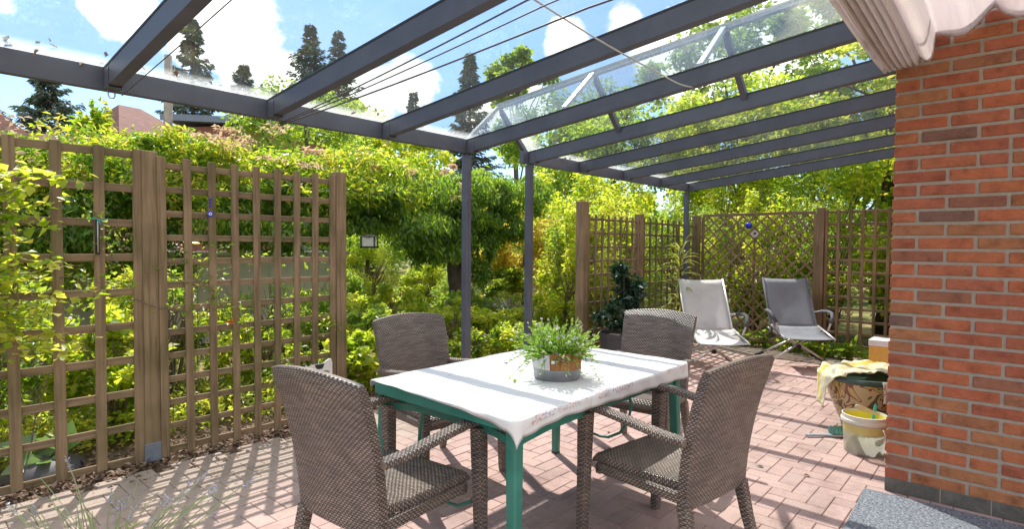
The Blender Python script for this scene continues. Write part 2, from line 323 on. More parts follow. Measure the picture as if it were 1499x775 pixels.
def groundmat():
    m, nt, out = newmat('garden_ground')
    b = principled(nt, out, Roughness=.95); b.inputs['Specular IOR Level'].default_value = .15
    tc = N(nt, 'ShaderNodeTexCoord')
    n1 = N(nt, 'ShaderNodeTexNoise', Scale=.45, Detail=7., Roughness=.65); L(nt, tc.outputs['Object'], n1.inputs['Vector'])
    r = ramp(nt, [(.36, (.055, .075, .02)), (.48, (.12, .13, .04)), (.58, (.34, .27, .13)), (.7, (.13, .14, .045))]); L(nt, n1.outputs[0], r.inputs[0])
    n2 = N(nt, 'ShaderNodeTexNoise', Scale=25., Detail=6., Roughness=.75); L(nt, tc.outputs['Object'], n2.inputs['Vector'])
    r2 = ramp(nt, [(.3, g(.5)), (.7, g(1.4))]); L(nt, n2.outputs[0], r2.inputs[0])
    mx = N(nt, 'ShaderNodeMix', data_type='RGBA', blend_type='MULTIPLY'); mx.inputs[0].default_value = 1.; L(nt, r.outputs[0], mx.inputs[6]); L(nt, r2.outputs[0], mx.inputs[7])
    L(nt, mx.outputs[2], b.inputs['Base Color'])
    bp = N(nt, 'ShaderNodeBump', Strength=.8, Distance=.03); L(nt, n2.outputs[0], bp.inputs['Height']); L(nt, bp.outputs[0], b.inputs['Normal'])
    return m
M['ground'] = groundmat()
M['bed_soil'] = plain('bed_soil', (.10, .068, .045), .95, 0, .55, 25, .9, 40)
M['litter'] = leafmat('dry_leaf_litter', [(.09, .05, .03), (.22, .13, .08), (.34, .24, .17), (.16, .1, .06)], [(.1, .05, .02)], .15, .9)

# --- leaves
M['lf_bright'] = leafmat('bright_shrub_leaves', [(.12, .20, .025), (.20, .29, .03), (.30, .36, .04), (.42, .40, .07)], [(.45, .66, .03), (.68, .85, .04), (.9, .92, .07), (.93, .85, .14)], .58, .4)
M['lf_mid'] = leafmat('mid_green_leaves', [(.08, .15, .03), (.13, .21, .04), (.20, .28, .05)], [(.35, .55, .04), (.52, .72, .05), (.7, .8, .08)], .52, .4)
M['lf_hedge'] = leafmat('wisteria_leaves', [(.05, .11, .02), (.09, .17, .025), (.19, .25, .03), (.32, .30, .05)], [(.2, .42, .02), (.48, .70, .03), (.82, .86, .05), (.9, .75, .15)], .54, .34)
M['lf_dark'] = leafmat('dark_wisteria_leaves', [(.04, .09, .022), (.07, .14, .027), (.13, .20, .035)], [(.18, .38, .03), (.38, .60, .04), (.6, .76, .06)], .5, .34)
M['lf_maple'] = leafmat('orange_maple_leaves', [(.30, .32, .04), (.46, .40, .05), (.55, .38, .08), (.5, .27, .09)], [(.85, .85, .07), (.95, .82, .12), (.95, .68, .18)], .58, .45)
M['lf_grey'] = leafmat('grey_green_leaves', [(.22, .26, .16), (.3, .34, .2), (.38, .38, .26)], [(.4, .48, .25)], .35, .6)
M['lf_camellia'] = leafmat('glossy_dark_leaves', [(.015, .045, .03), (.025, .06, .035), (.04, .085, .05)], [(.06, .18, .03)], .15, .25)
M['lf_conifer'] = leafmat('hazed_spruce_needles', [(.10, .135, .11), (.135, .175, .13), (.17, .21, .15)], [(.08, .14, .05)], .25, .6, .4)  # needle colours lightened, distance haze is mixed into them
M['lf_pink'] = leafmat('bronze_young_shoots', [(.42, .27, .19), (.5, .36, .26), (.42, .32, .14)], [(.85, .6, .35)], .45)
M['lf_grass'] = leafmat('grass_blades', [(.14, .2, .04), (.22, .28, .06), (.38, .34, .15)], [(.5, .6, .08), (.6, .6, .15)], .45)
M['lf_striped'] = leafmat('striped_long_leaves', [(.09, .16, .02), (.24, .28, .04), (.45, .42, .09)], [(.5, .6, .06), (.7, .65, .12)], .4, .35)
M['petal_white'] = leafmat('white_petals', [(.8, .78, .8), (.75, .68, .8)], [(.7, .65, .75)], .3, .6)
M['petal_lilac'] = leafmat('lilac_petals', [(.4, .25, .6), (.55, .35, .7)], [(.5, .3, .7)], .3, .6)
M['lf_herb'] = leafmat('fresh_herb_leaves', [(.10, .20, .03), (.16, .30, .04), (.26, .38, .08)], [(.45, .75, .08), (.6, .8, .12)], .5)
M['lf_lav'] = leafmat('lavender_stems', [(.28, .34, .17), (.4, .45, .24), (.22, .35, .08)], [(.4, .5, .15)], .25)

# ------------------------------------------------------------------ mesh builder
def perp(d):
    d = Vector(d).normalized()
    a = Vector((0, 0, 1)) if abs(d.z) < .9 else Vector((1, 0, 0))
    u = d.cross(a).normalized(); return u, d.cross(u).normalized()
class MB:
    def __init__(s): s.v = []; s.f = []; s.uv = []
    def face(s, idx, uvs=None): s.f.append(tuple(idx)); s.uv.append(uvs or [(0, 0)]*len(idx))
    def box(s, c, d, rot=None, off=None):
        c = Vector(c); h = Vector(d)/2; n = len(s.v)
        mm = Matrix.Identity(3) if rot is None else rot
        for z in (-1, 1):
            for y in (-1, 1):
                for x in (-1, 1):
                    s.v.append(tuple(c + mm @ Vector((x*h.x, y*h.y, z*h.z))))
        q = [((0, 2, 3, 1), 0, 1), ((4, 5, 7, 6), 0, 1), ((0, 1, 5, 4), 0, 2), ((2, 6, 7, 3), 0, 2), ((0, 4, 6, 2), 1, 2), ((1, 3, 7, 5), 1, 2)]
        sg = [(x*h.x, y*h.y, z*h.z) for z in (-1, 1) for y in (-1, 1) for x in (-1, 1)]
        for idx, a, b in q:
            s.face([n+i for i in idx], [(sg[i][a], sg[i][b]) for i in idx])
        return s
    def loft(s, secs, closed=True, cap=True, v0=0., loop=False):
        k = len(secs[0]); n = len(s.v)
        for sec in secs:
            for p in sec: s.v.append(tuple(p))
        us = [0.]
        for j in range(k): us.append(us[-1] + (Vector(secs[0][(j+1) % k])-Vector(secs[0][j])).length)
        vs = [v0]
        for i in range(1, len(secs)):
            vs.append(vs[-1] + (sum((Vector(p) for p in secs[i]), Vector())/k - sum((Vector(p) for p in secs[i-1]), Vector())/k).length)
        kk = k if closed else k-1
        ns = len(secs) if loop else len(secs)-1
        for i in range(ns):
            i2 = (i+1) % len(secs)
            va, vb = vs[i], (vs[i+1] if i+1 < len(vs) else vs[i]+.05)
            for j in range(kk):
                j2 = (j+1) % k
                s.face([n+i*k+j, n+i*k+j2, n+i2*k+j2, n+i2*k+j], [(us[j], va), (us[j+1], va), (us[j+1], vb), (us[j], vb)])
        if cap and closed and not loop:
            s.face([n+j for j in reversed(range(k))]); s.face([n+(len(secs)-1)*k+j for j in range(k)])
        return s
    def tube(s, pts, r, n=8, cap=True, loop=False):
        pts = [Vector(p) for p in pts]; m = len(pts)
        rr = r if isinstance(r, (list, tuple)) else [r]*m
        secs = []; u = None
        for i, p in enumerate(pts):
            if loop: d = pts[(i+1) % m]-pts[i-1]
            else: d = pts[min(i+1, m-1)]-pts[max(i-1, 0)]
            if d.length < 1e-9: d = Vector((0, 0, 1))
            d.normalize()
            if u is None: u, w = perp(d)
            else:
                u = (u-d*u.dot(d)); u = u.normalized() if u.length > 1e-6 else perp(d)[0]
                w = d.cross(u)
            secs.append([p + (u*math.cos(2*PI*j/n)+w*math.sin(2*PI*j/n))*rr[i] for j in range(n)])
        return s.loft(secs, True, cap, loop=loop)
    def lathe(s, prof, n=24, c=(0, 0, 0), cap=False):
        secs = [[(c[0]+r*math.cos(2*PI*j/n), c[1]+r*math.sin(2*PI*j/n), c[2]+z) for j in range(n)] for r, z in prof]
        return s.loft(secs, True, cap)
    def extrude(s, poly, n, h):
        """poly: list of 3D points, n: direction vector, h thickness"""
        n = Vector(n)*h; k = len(poly); b = len(s.v)
        for p in poly: s.v.append(tuple(p))
        for p in poly: s.v.append(tuple(Vector(p)+n))
        s.face(range(b, b+k)); s.face([b+2*k-1-i for i in range(k)])
        for i in range(k): s.face([b+i, b+k+i, b+k+(i+1) % k, b+(i+1) % k])
        return s
    def build(s, name, mat, parent=None, smooth=False, bevel=0., kind=None, seg=2, auto=None, loc=None):
        me = bpy.data.meshes.new(name); me.from_pydata(s.v, [], s.f)
        ul = me.uv_layers.new(name='UVMap')
        flat = [c for f in s.uv for p in f for c in p]
        if len(flat) == len(ul.data)*2: ul.data.foreach_set('uv', flat)
        import bmesh
        bm = bmesh.new(); bm.from_mesh(me); bmesh.ops.recalc_face_normals(bm, faces=bm.faces); bm.to_mesh(me); bm.free()
        if mat: me.materials.append(mat)
        if smooth: me.shade_smooth()
        o = bpy.data.objects.new(name, me); col.objects.link(o)
        if parent: o.parent = parent
        if loc: o.location = loc
        if bevel:
            b = o.modifiers.new('bevel', 'BEVEL'); b.width = bevel; b.segments = seg; b.limit_method = 'ANGLE'; b.angle_limit = rad(40)
        if auto is not None: me.set_sharp_from_angle(angle=rad(auto))
        if kind: o['kind'] = kind
        return o
def thing(name, label, cat, loc=(0, 0, 0), rz=0., group=None):
    o = bpy.data.objects.new(name, None); col.objects.link(o); o.empty_display_size = .1
    o.location = loc; o.rotation_euler = (0, 0, rz); o['label'] = label; o['category'] = cat
    if group: o['group'] = group
    return o
def tag(o, label, cat, group=None, kind=None):
    o['label'] = label; o['category'] = cat
    if group: o['group'] = group
    if kind: o['kind'] = kind
    return o
def dup(root, loc, rz, label, group=None):
    r = root.copy(); col.objects.link(r); r.location = loc; r.rotation_euler = (0, 0, rz); r['label'] = label
    if group: r['group'] = group
    for ch in list(root.children):
        c = ch.copy(); col.objects.link(c); c.parent = r
        for gc in list(ch.children):
            d = gc.copy(); col.objects.link(d); d.parent = c
    return r

# ------------------------------------------------------------------ leaves
def rdirs(rs, n):
    v = rs.normal(size=(n, 3)); return v/np.linalg.norm(v, axis=1)[:, None]
def leaves(name, P, size, asp, mat, parent=None, seed=0, up=.5, droop=0., var=.5, dirs=None, fold=.18, kind=None):
    """one small folded leaf at every point of P; up: how far the blades face the sky; droop: how far tips hang"""
    rs = np.random.RandomState(seed); P = np.asarray(P, float); n = len(P)
    d = rdirs(rs, n) if dirs is None else dirs + .35*rdirs(rs, n)
    d[:, 2] = d[:, 2]*.6 - droop
    d /= np.linalg.norm(d, axis=1)[:, None]
    nn = rdirs(rs, n); nn[:, 2] += up*2
    s = np.cross(d, nn); s /= np.maximum(1e-6, np.linalg.norm(s, axis=1))[:, None]
    nn = np.cross(s, d)
    Ls = size*(1+var*rs.uniform(-1, 1, n))[:, None]; W = Ls*asp/2
    a = P; t = P + d*Ls - nn*Ls*.12
    r = P + d*Ls*.42 + s*W + nn*Ls*fold*.6; l = P + d*Ls*.42 - s*W + nn*Ls*fold*.6
    V = np.stack([a, r, t, l], 1).reshape(-1, 3)
    b = (np.arange(n)*4)[:, None]
    F = np.concatenate([b+np.array([[0, 1, 2]]), b+np.array([[0, 2, 3]])], 1).reshape(-1, 3)
    me = bpy.data.meshes.new(name)
    me.vertices.add(len(V)); me.vertices.foreach_set('co', V.ravel())
    me.loops.add(F.size); me.loops.foreach_set('vertex_index', F.ravel().astype(np.int32))
    me.polygons.add(len(F)); me.polygons.foreach_set('loop_start', (np.arange(len(F))*3).astype(np.int32))
    me.polygons.foreach_set('loop_total', np.full(len(F), 3, np.int32))
    me.update(calc_edges=True); me.validate()
    me.materials.append(mat)
    o = bpy.data.objects.new(name, me); col.objects.link(o)
    if parent: o.parent = parent
    if kind: o['kind'] = kind
    return o
def cloud(rs, n, c, r, clumps=12, cs=.33, shell=.55):
    """leaf points gathered in clumps spread through an ellipsoid"""
    c = np.array(c, float); r = np.array(r, float)
    cc = rdirs(rs, clumps)*(shell+(1-shell)*rs.uniform(0, 1, clumps)**.6)[:, None]
    w = rs.uniform(.4, 1, clumps); w /= w.sum()
    k = rs.choice(clumps, n, p=w)
    sz = rs.uniform(.6, 1.25, clumps)*cs
    off = rdirs(rs, n)*(rs.uniform(0, 1, n)**.45)[:, None]*sz[k][:, None]
    p = cc[k]*(1-cs*.5) + off
    return c + p*r
CNT = [0]
def shrub(label, base, h, r, n, mat, size=.05, asp=.55, name='garden_shrub', cat='shrub', group=None, clumps=16, stems=7, droop=.1, up=.5, seed=None, bot=.12, cs=.33, stem_mat=None, accents=None, ry=None):
    CNT[0] += 1; sd = seed or 100+CNT[0]; rs = np.random.RandomState(sd)
    ry = ry or r
    t = thing(name, label, cat, (base[0], base[1], 0), 0, group)
    c = (0, 0, h*(.5+bot/2)); rr = (r, ry, h*(.5-bot/2))
    P = cloud(rs, n, c, rr, clumps, cs, .35)
    leaves('foliage', P, size, asp, mat, t, sd, up, droop)
    if accents: leaves('blossom' if accents[3] else 'young_shoots', cloud(rs, accents[0], c, (r*1.03, ry*1.03, rr[2]*1.05), 14, .16, .8), accents[1], .6, accents[2], t, sd+1, .6, 0, kind='stuff')
    mb = MB()
    for i in range(stems):
        a = rs.uniform(0, 2*PI); q = rs.uniform(.3, .95)
        e = Vector((math.cos(a)*r*q, math.sin(a)*ry*q, h*rs.uniform(.55, .95)))
        mid = Vector((e.x*.35, e.y*.35, e.z*.5)); s0 = Vector((e.x*.1, e.y*.1, -.02))
        w = .006+.004*h
        mb.tube([s0, mid, e*.8+Vector((0, 0, .0)), e], [w, w*.75, w*.5, w*.2], 5)
        for j in range(2):
            a2 = rs.uniform(0, 2*PI); e2 = mid + Vector((math.cos(a2)*r*.4, math.sin(a2)*ry*.4, h*.25))
            mb.tube([mid, (mid+e2)/2+Vector((0, 0, .02)), e2], [w*.5, w*.35, w*.15], 4)
    mb.build('stem', stem_mat or M['twig'], t)
    return t
def tree(label, base, h, crown_c, crown_r, n, mat, size, trunk_r=.15, name='broadleaf_tree', clumps=30, cs=.25, seed=None, group=None, limbs=8, asp=.6, bark='bark', lean=(0, 0), shell=.4, droop=.1):
    CNT[0] += 1; sd = seed or 300+CNT[0]; rs = np.random.RandomState(sd)
    t = thing(name, label, 'tree', (base[0], base[1], 0), 0, group)
    c = Vector((lean[0], lean[1], crown_c))
    cl = rs.RandomState if False else None
    P = cloud(rs, n, c, crown_r, clumps, cs, shell)
    leaves('crown', P, size, asp, mat, t, sd, .4, droop)
    mb = MB()
    top = Vector((c.x, c.y, crown_c+crown_r[2]*.55)); pts = []
    for i in range(7):
        q = i/6; pts.append(Vector((c.x*q+rs.normal()*.02*h*.3, c.y*q+rs.normal()*.02*h*.3, top.z*q-.05)))
    mb.tube(pts, [trunk_r*(1.25 if i == 0 else 1-.82*i/6) for i in range(7)], 9)
    for i in range(limbs):
        k = rs.randint(2, 6); s0 = pts[k]; a = rs.uniform(0, 2*PI)
        e = Vector((c.x+math.cos(a)*crown_r[0]*.75, c.y+math.sin(a)*crown_r[1]*.75, crown_c+rs.uniform(-.5, .7)*crown_r[2]))
        mid = (s0+e)/2+Vector((0, 0, .08*h)); w = trunk_r*.24
        mb.tube([s0, mid, e], [w, w*.6, w*.15], 6)
    mb.build('trunk', M[bark], t, smooth=True)
    return t
def conifer(label, base, h, r, n, size, seed, z0=.1, group='conifers beyond the garden', mat='lf_conifer', sparse=1., name='conifer_tree'):
    rs = np.random.RandomState(seed)
    t = thing(name, label, 'tree', (base[0], base[1], 0), 0, group)
    nb = int(210*sparse); P = []; D = []
    mb = MB(); mb.tube([(0, 0, 0), (0, 0, h*.5), (0, 0, h)], [h*.016, h*.010, h*.002], 7)
    per = n//nb
    for i in range(nb):
        q = z0+(1-z0)*((i+rs.uniform(-1.5, 1.5))/nb); q = min(.99, max(z0, q)); a = i*2.4+rs.uniform(-.6, .6)
        ln = r*((1-q)**1.)*rs.uniform(.45, 1.2)+.006*h
        if rs.rand() < .12: ln *= 1.3
        z = q*h; d = np.array([math.cos(a), math.sin(a), 0.])
        sag = (-.30+.5*q)+rs.uniform(-.22, .22)
        m = max(8, int(per*(.35+1.1*ln/r)))
        s = rs.uniform(.08, 1, m)**.75
        pts = np.outer(s, d)*ln; pts[:, 2] = z + s*ln*sag + .16*ln*s*s
        w = (1-.7*s)*ln*.24
        side = np.array([-d[1], d[0], 0.])
        o = rs.uniform(-1, 1, m)
        pts += np.outer(o*w, side); pts[:, 2] += rs.normal(size=m)*(.015*ln+.12*size) - np.abs(o)*w*.5 - np.abs(rs.normal(size=m))*size*.25
        P.append(pts); D.append(np.outer(np.ones(m), d)*.8+np.outer(o*.8, side)+np.array([0, 0, -.4]))
        mb.tube([(0, 0, z), tuple(d*ln*.5+np.array([0, 0, z+ln*.5*sag])), tuple(d*ln*.95+np.array([0, 0, z+ln*(sag*.95+.14)]))], [h*.003, h*.002, h*.0008], 4)
    P = np.concatenate(P); D = np.concatenate(D)
    leaves('crown', P, size, .32, M[mat], t, seed, .5, .12, dirs=D)
    mb.build('trunk', M['bark'], t)
    return t

# ------------------------------------------------------------------ camera
cam = bpy.data.cameras.new('camera'); co = bpy.data.objects.new('camera', cam); col.objects.link(co); scn.camera = co
cam.sensor_width = 36.; cam.sensor_fit = 'HORIZONTAL'; cam.lens = 837./1499*36; cam.clip_start = .05; cam.clip_end = 2000
YAW, PIT, ROLL = rad(41.5), rad(1.9), rad(.4)
fw0 = Vector((math.cos(YAW), math.sin(YAW), 0)); rt0 = Vector((math.sin(YAW), -math.cos(YAW), 0)); up0 = Vector((0, 0, 1))
fw = fw0*math.cos(PIT)-up0*math.sin(PIT); up = up0*math.cos(PIT)+fw0*math.sin(PIT)
rt = rt0*math.cos(ROLL)+up*math.sin(ROLL); upr = up*math.cos(ROLL)-rt0*math.sin(ROLL)
mw = Matrix((rt, upr, -fw)).transposed().to_4x4(); mw.translation = Vector((0, 0, 1.4)); co.matrix_world = mw

# ------------------------------------------------------------------ light and sky
SUN = Vector((.35, .65, 1.)).normalized()
sd = bpy.data.lights.new('sun', 'SUN'); so = bpy.data.objects.new('sun', sd); col.objects.link(so)
sd.energy = 2.45; sd.angle = rad(.53); sd.color = (1., .95, .88)
so.rotation_euler = SUN.to_track_quat('Z', 'Y').to_euler()
w = bpy.data.worlds.new('World'); scn.world = w; w.use_nodes = True; nt = w.node_tree; nt.nodes.clear()
wo = nt.nodes.new('ShaderNodeOutputWorld'); bg = nt.nodes.new('ShaderNodeBackground'); L(nt, bg.outputs[0], wo.inputs[0])
sky = nt.nodes.new('ShaderNodeTexSky'); sky.sky_type = 'NISHITA'; sky.sun_disc = False
sky.sun_elevation = math.asin(SUN.z); sky.sun_rotation = math.atan2(SUN.x, SUN.y); sky.air_density = 1.1; sky.dust_density = .35; sky.ozone_density = 3.
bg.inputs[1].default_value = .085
tc = N(nt, 'ShaderNodeTexCoord')
nrm = N(nt, 'ShaderNodeVectorMath', operation='NORMALIZE'); L(nt, tc.outputs['Generated'], nrm.inputs[0])
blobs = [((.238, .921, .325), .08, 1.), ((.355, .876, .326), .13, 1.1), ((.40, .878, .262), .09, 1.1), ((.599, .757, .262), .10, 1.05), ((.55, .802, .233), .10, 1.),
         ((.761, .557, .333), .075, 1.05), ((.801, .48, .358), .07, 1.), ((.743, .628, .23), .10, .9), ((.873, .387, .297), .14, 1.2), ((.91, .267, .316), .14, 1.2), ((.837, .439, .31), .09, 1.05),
         ((.326, .899, .294), .10, 1.), ((.705, .671, .23), .09, .9), ((.1, .95, .3), .1, .7), ((.3, -.6, .5), .5, 1.3), ((-.8, .1, .4), .5, 1.3), ((-.5, -.6, .4), .5, 1.3), ((.7, -.6, .4), .45, 1.3), ((0, -.1, 1.), .6, 1.3), ((-.2, -.95, .3), .5, 1.3), ((.5, .1, .9), .4, 1.2), ((-.5, .2, .85), .4, 1.2)]  # the wide unseen blobs behind and overhead are added for fill light
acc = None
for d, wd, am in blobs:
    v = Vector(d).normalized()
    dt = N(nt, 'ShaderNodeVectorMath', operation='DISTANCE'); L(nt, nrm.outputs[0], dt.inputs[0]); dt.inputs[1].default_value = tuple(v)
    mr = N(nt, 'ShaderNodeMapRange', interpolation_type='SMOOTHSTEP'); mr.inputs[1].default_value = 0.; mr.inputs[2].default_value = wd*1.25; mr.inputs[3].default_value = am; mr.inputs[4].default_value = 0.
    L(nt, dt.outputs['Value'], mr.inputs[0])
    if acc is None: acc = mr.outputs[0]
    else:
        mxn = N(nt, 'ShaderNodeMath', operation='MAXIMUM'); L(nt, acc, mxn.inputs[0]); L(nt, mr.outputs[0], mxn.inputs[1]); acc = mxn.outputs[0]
wn = N(nt, 'ShaderNodeTexNoise', Scale=7.5, Detail=10., Roughness=.58, Distortion=.25)
mp = N(nt, 'ShaderNodeMapping'); mp.inputs['Scale'].default_value = (1, 1, 1.5); L(nt, nrm.outputs[0], mp.inputs[0]); L(nt, mp.outputs[0], wn.inputs['Vector'])
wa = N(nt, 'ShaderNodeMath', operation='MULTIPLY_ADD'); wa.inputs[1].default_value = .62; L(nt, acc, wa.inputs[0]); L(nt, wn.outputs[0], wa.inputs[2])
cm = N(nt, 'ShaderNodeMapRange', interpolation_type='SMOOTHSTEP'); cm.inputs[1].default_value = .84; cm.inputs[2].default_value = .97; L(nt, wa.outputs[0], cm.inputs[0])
wn2 = N(nt, 'ShaderNodeTexNoise', Scale=9., Detail=7., Roughness=.6); L(nt, nrm.outputs[0], wn2.inputs['Vector'])
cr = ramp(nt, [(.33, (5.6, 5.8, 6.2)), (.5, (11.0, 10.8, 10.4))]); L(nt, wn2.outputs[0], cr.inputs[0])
thin = N(nt, 'ShaderNodeTexNoise', Scale=4., Detail=8., Roughness=.65); L(nt, mp.outputs[0], thin.inputs['Vector'])
tm = N(nt, 'ShaderNodeMapRange'); tm.inputs[1].default_value = .4; tm.inputs[2].default_value = .75; tm.inputs[3].default_value = .02; tm.inputs[4].default_value = .2; L(nt, thin.outputs[0], tm.inputs[0])
tint = N(nt, 'ShaderNodeMix', data_type='RGBA', blend_type='MULTIPLY'); tint.inputs[0].default_value = 1.; tint.inputs[7].default_value = (.80, .90, 1.04, 1); L(nt, sky.outputs[0], tint.inputs[6])
mxv = N(nt, 'ShaderNodeMix', data_type='RGBA'); L(nt, tm.outputs[0], mxv.inputs[0]); L(nt, tint.outputs[2], mxv.inputs[6]); mxv.inputs[7].default_value = (4.0, 4.4, 4.9, 1)
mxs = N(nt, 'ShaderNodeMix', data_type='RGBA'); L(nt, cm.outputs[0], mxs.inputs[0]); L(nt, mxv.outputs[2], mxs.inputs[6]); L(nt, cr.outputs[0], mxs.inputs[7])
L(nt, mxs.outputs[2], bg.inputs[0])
scn.view_settings.view_transform = 'Standard'; scn.view_settings.look = 'None'; scn.view_settings.gamma = 1.; scn.view_settings.exposure = 1.47
scn.view_settings.use_curve_mapping = False
scn.render.engine = 'CYCLES'
scn.cycles.max_bounces = 10; scn.cycles.transparent_max_bounces = 24; scn.cycles.diffuse_bounces = 5; scn.cycles.transmission_bounces = 8; scn.cycles.glossy_bounces = 4
scn.cycles.caustics_reflective = False; scn.cycles.caustics_refractive = False

# ------------------------------------------------------------------ ground and patio
mb = MB(); rs0 = np.random.RandomState(5)
S = 160; nn_ = 40
gx = sorted(set([-400, -150, -60, 60, 150, 400] + [round(-20+i*1.3, 2) for i in range(40)]))
for i, x in enumerate(gx):
    for y in gx: 
        near = (y < 4.4 and x < 8.8)
        mb.v.append((x, y, -.05 if near or y < 4.6 else -.03+.05*math.sin(x*.7)*math.cos(y*.6)-.03))
k = len(gx)
for i in range(k-1):
    for j in range(k-1): mb.face([i*k+j, (i+1)*k+j, (i+1)*k+j+1, i*k+j+1])
mb.build('lawn_ground', M['ground'], kind='structure', smooth=True)
mb = MB()
mb.box((2.1, 4.5, -.06), (9.0, 1.3, .07)); mb.box((9.0, 2.3, -.061), (1.7, 5.6, .07)); mb.box((6.6, 4.1, -.064), (3.2, 1.4, .07))
mb.build('soil_bed', M['bed_soil'], kind='structure')
mb = MB(); mb.box((3.1, 1.2, -.022), (10.4, 5.44, .02)); mb.build('patio_bedding', M['joint'], kind='structure')
def in_patio(x, y):
    if x < -2 or x > 8.28 or y < -1.4: return False
    if x > 3.95 and y < .46: return False
    return y < (3.93 if x < 5.1 else 3.42)
mb = MB(); Wc = .1015
for m_ in range(-20, 60):
    for n_ in range(-40, 60):
        for kind_ in (0, 1):
            if kind_ == 0: x0, y0, sx_, sy_ = 4*n_+m_, m_, 2, 1
            else: x0, y0, sx_, sy_ = 4*n_+m_+3, m_, 1, 2
            cx, cy = (x0+sx_/2)*Wc-2., (y0+sy_/2)*Wc-1.4
            if not in_patio(cx, cy): continue
            hx, hy = sx_*Wc/2-.0013, sy_*Wc/2-.0013
            z = R.uniform(-.0016, .0012); tx, ty = R.uniform(-.004, .004), R.uniform(-.004, .004)
            b = len(mb.v); c_ = .0032
            for (dx, dy, zz) in ((hx, hy, -.02), (hx, hy, -.0036), (hx-c_, hy-c_, 0)):
                for ax, ay in ((-1, -1), (1, -1), (1, 1), (-1, 1)):
                    mb.v.append((cx+ax*dx, cy+ay*dy, zz+(z+ax*dx*tx+ay*dy*ty if zz > -.01 else 0)))
            mb.face([b+8, b+9, b+10, b+11])
            for q in (0, 4):
                for e in range(4): mb.face([b+q+e, b+q+(e+1) % 4, b+q+4+(e+1) % 4, b+q+4+e])
mb.build('brick_patio', M['paver'], kind='structure')

# ------------------------------------------------------------------ house wall
WX, WY = 3.87, .543
CP = 2.344/32
t = thing('house_wall', 'corner of a red brick house wall with pale mortar and dark plinth course', 'wall', (0, 0, 0))
mb = MB(); mb.box((WX+.25+.007, (WY-.007-2.2)/2, 1.5), (.5, WY-.007+2.2, 3.0)); mb.box((WX+.5+2.9, WY-.25-.007, 1.5), (5.8, .5, 3.0))
mb.build('mortar_core', M['mortar'], t)
mb = MB(); rb = random.Random(3)
def onebrick(c, d):
    rot = Matrix.Rotation(rb.uniform(-.006, .006), 3, 'X')
    mb.box((c[0]+rb.uniform(-.0015, .0015), c[1], c[2]+rb.uniform(-.0012, .0012)), (d[0], d[1]-rb.uniform(0, .003), d[2]-rb.uniform(0, .003)), rot)
LP = .2545; HB = CP-.0160; JB = .0155
for r_ in range(1, 40):
    z = (r_+.5)*CP; y = WY
    first = (LP/2-JB) if r_ % 2 else (LP-JB)
    # face towards the terrace
    ln = first; 
    while y > -1.6:
        onebrick((WX+.05, y-ln/2, z), (.1, ln, HB)); y -= ln+JB; ln = LP-JB
        if rb.random() < .05 and y < .2: ln = LP/2-JB
    # face along the garden side
    x = WX+.115 if r_ % 2 else WX+.115
    x += .0; ln = LP-JB if r_ % 2 else LP/2-JB
    while x < 8.9:
        onebrick((x+JB+ln/2, WY-.05, z), (ln, .1, HB)); x += ln+JB; ln = LP-JB
mb.build('brickwork', M['brick'], t, bevel=.0045, seg=2)
mb = MB(); y = WY+.002; 
for i in range(9):
    ln = .215 if i else .262
    mb.box((WX+.058, y-ln/2, .040), (.11, ln-.006, .078)); y -= ln
x = WX+.13
while x < 8.8: mb.box((x+.11, WY-.058, .040), (.214, .12, .078)); x += .22
mb.build('plinth', M['plinth'], t, bevel=.003)

# rug
mb = MB(); n = 24
rug = [(3.80, .63), (3.13, .61), (3.05, -1.2), (3.84, -1.2)]
mb.extrude([(x, y, .003) for x, y in rug], (0, 0, 1), .009)
tag(mb.build('carpet_mat', M['rug'], bevel=.003), 'grey flecked carpet mat lying on pavers along the brick wall', 'mat')

# ------------------------------------------------------------------ glass canopy
SL = .102; YG = 3.4
def zr(y): return 2.15+SL*(YG-y)
roof = thing('glass_canopy', 'dark grey metal patio canopy with sloping rafters and clear glass panes', 'canopy', (0, 0, 0))
ang = math.atan(-SL)
def slopebox(mb, x0, x1, y0, y1, zb, zt):
    """bar following the roof pitch, zb / zt measured from the rafter underside"""
    b = len(mb.v)
    for y in (y0, y1):
        for x in (x0, x1):
            for z in (zb, zt): mb.v.append((x, y, zr(y)+z))
    for idx in ((0, 1, 3, 2), (4, 6, 7, 5), (0, 4, 5, 1), (2, 3, 7, 6), (0, 2, 6, 4), (1, 5, 7, 3)): mb.face([b+i for i in idx])
RX = [-.86, -.03, .817, 1.63, 2.455, 3.28, 4.06, 4.87, 5.735, 6.65, 7.45]
for i, x in enumerate(RX):
    mb = MB(); slopebox(mb, x-.0275, x+.0275, .58 if x < 3.5 else .55, YG-.024, 0, .104)
    mb.build('rafter', M['metal_dark'], roof, bevel=.003)
    mb = MB(); slopebox(mb, x-.0300, x+.0300, .6, YG-.03, .097, .1075)
    mb.build('glazing_seal', M['black'], roof)
for x in RX[2:]:
    mb = MB(); zb_ = zr(YG-.075)-.006
    P_ = [(x-.0305, zb_+.085), (x-.0305, zb_), (x+.0305, zb_), (x+.0305, zb_+.085), (x+.0280, zb_+.085), (x+.0280, zb_+.003), (x-.0280, zb_+.003), (x-.0280, zb_+.10)]
    mb.extrude([(a_, YG-.11, b_) for a_, b_ in P_], (0, 1, 0), .07)
    for sg in ():
        for yy, zz in ((-.095, .03), (-.055, .03), (-.095, -.03), (-.055, -.03)):
            mb.tube([(x+sg*.033, YG+yy, 2.212+zz), (x+sg*.037, YG+yy, 2.212+zz)], .0055, 6)
    mb.build('end_bracket', M['metal_dark'], roof)
def gutter(x0, x1):
    mb = MB(); mb.box(((x0+x1)/2, YG, 2.207), (x1-x0, .046, .112)); return mb.build('gutter_beam', M['metal_dark'], roof, bevel=.003)
gutter(-1.6, 3.31); gutter(3.96, 7.53)
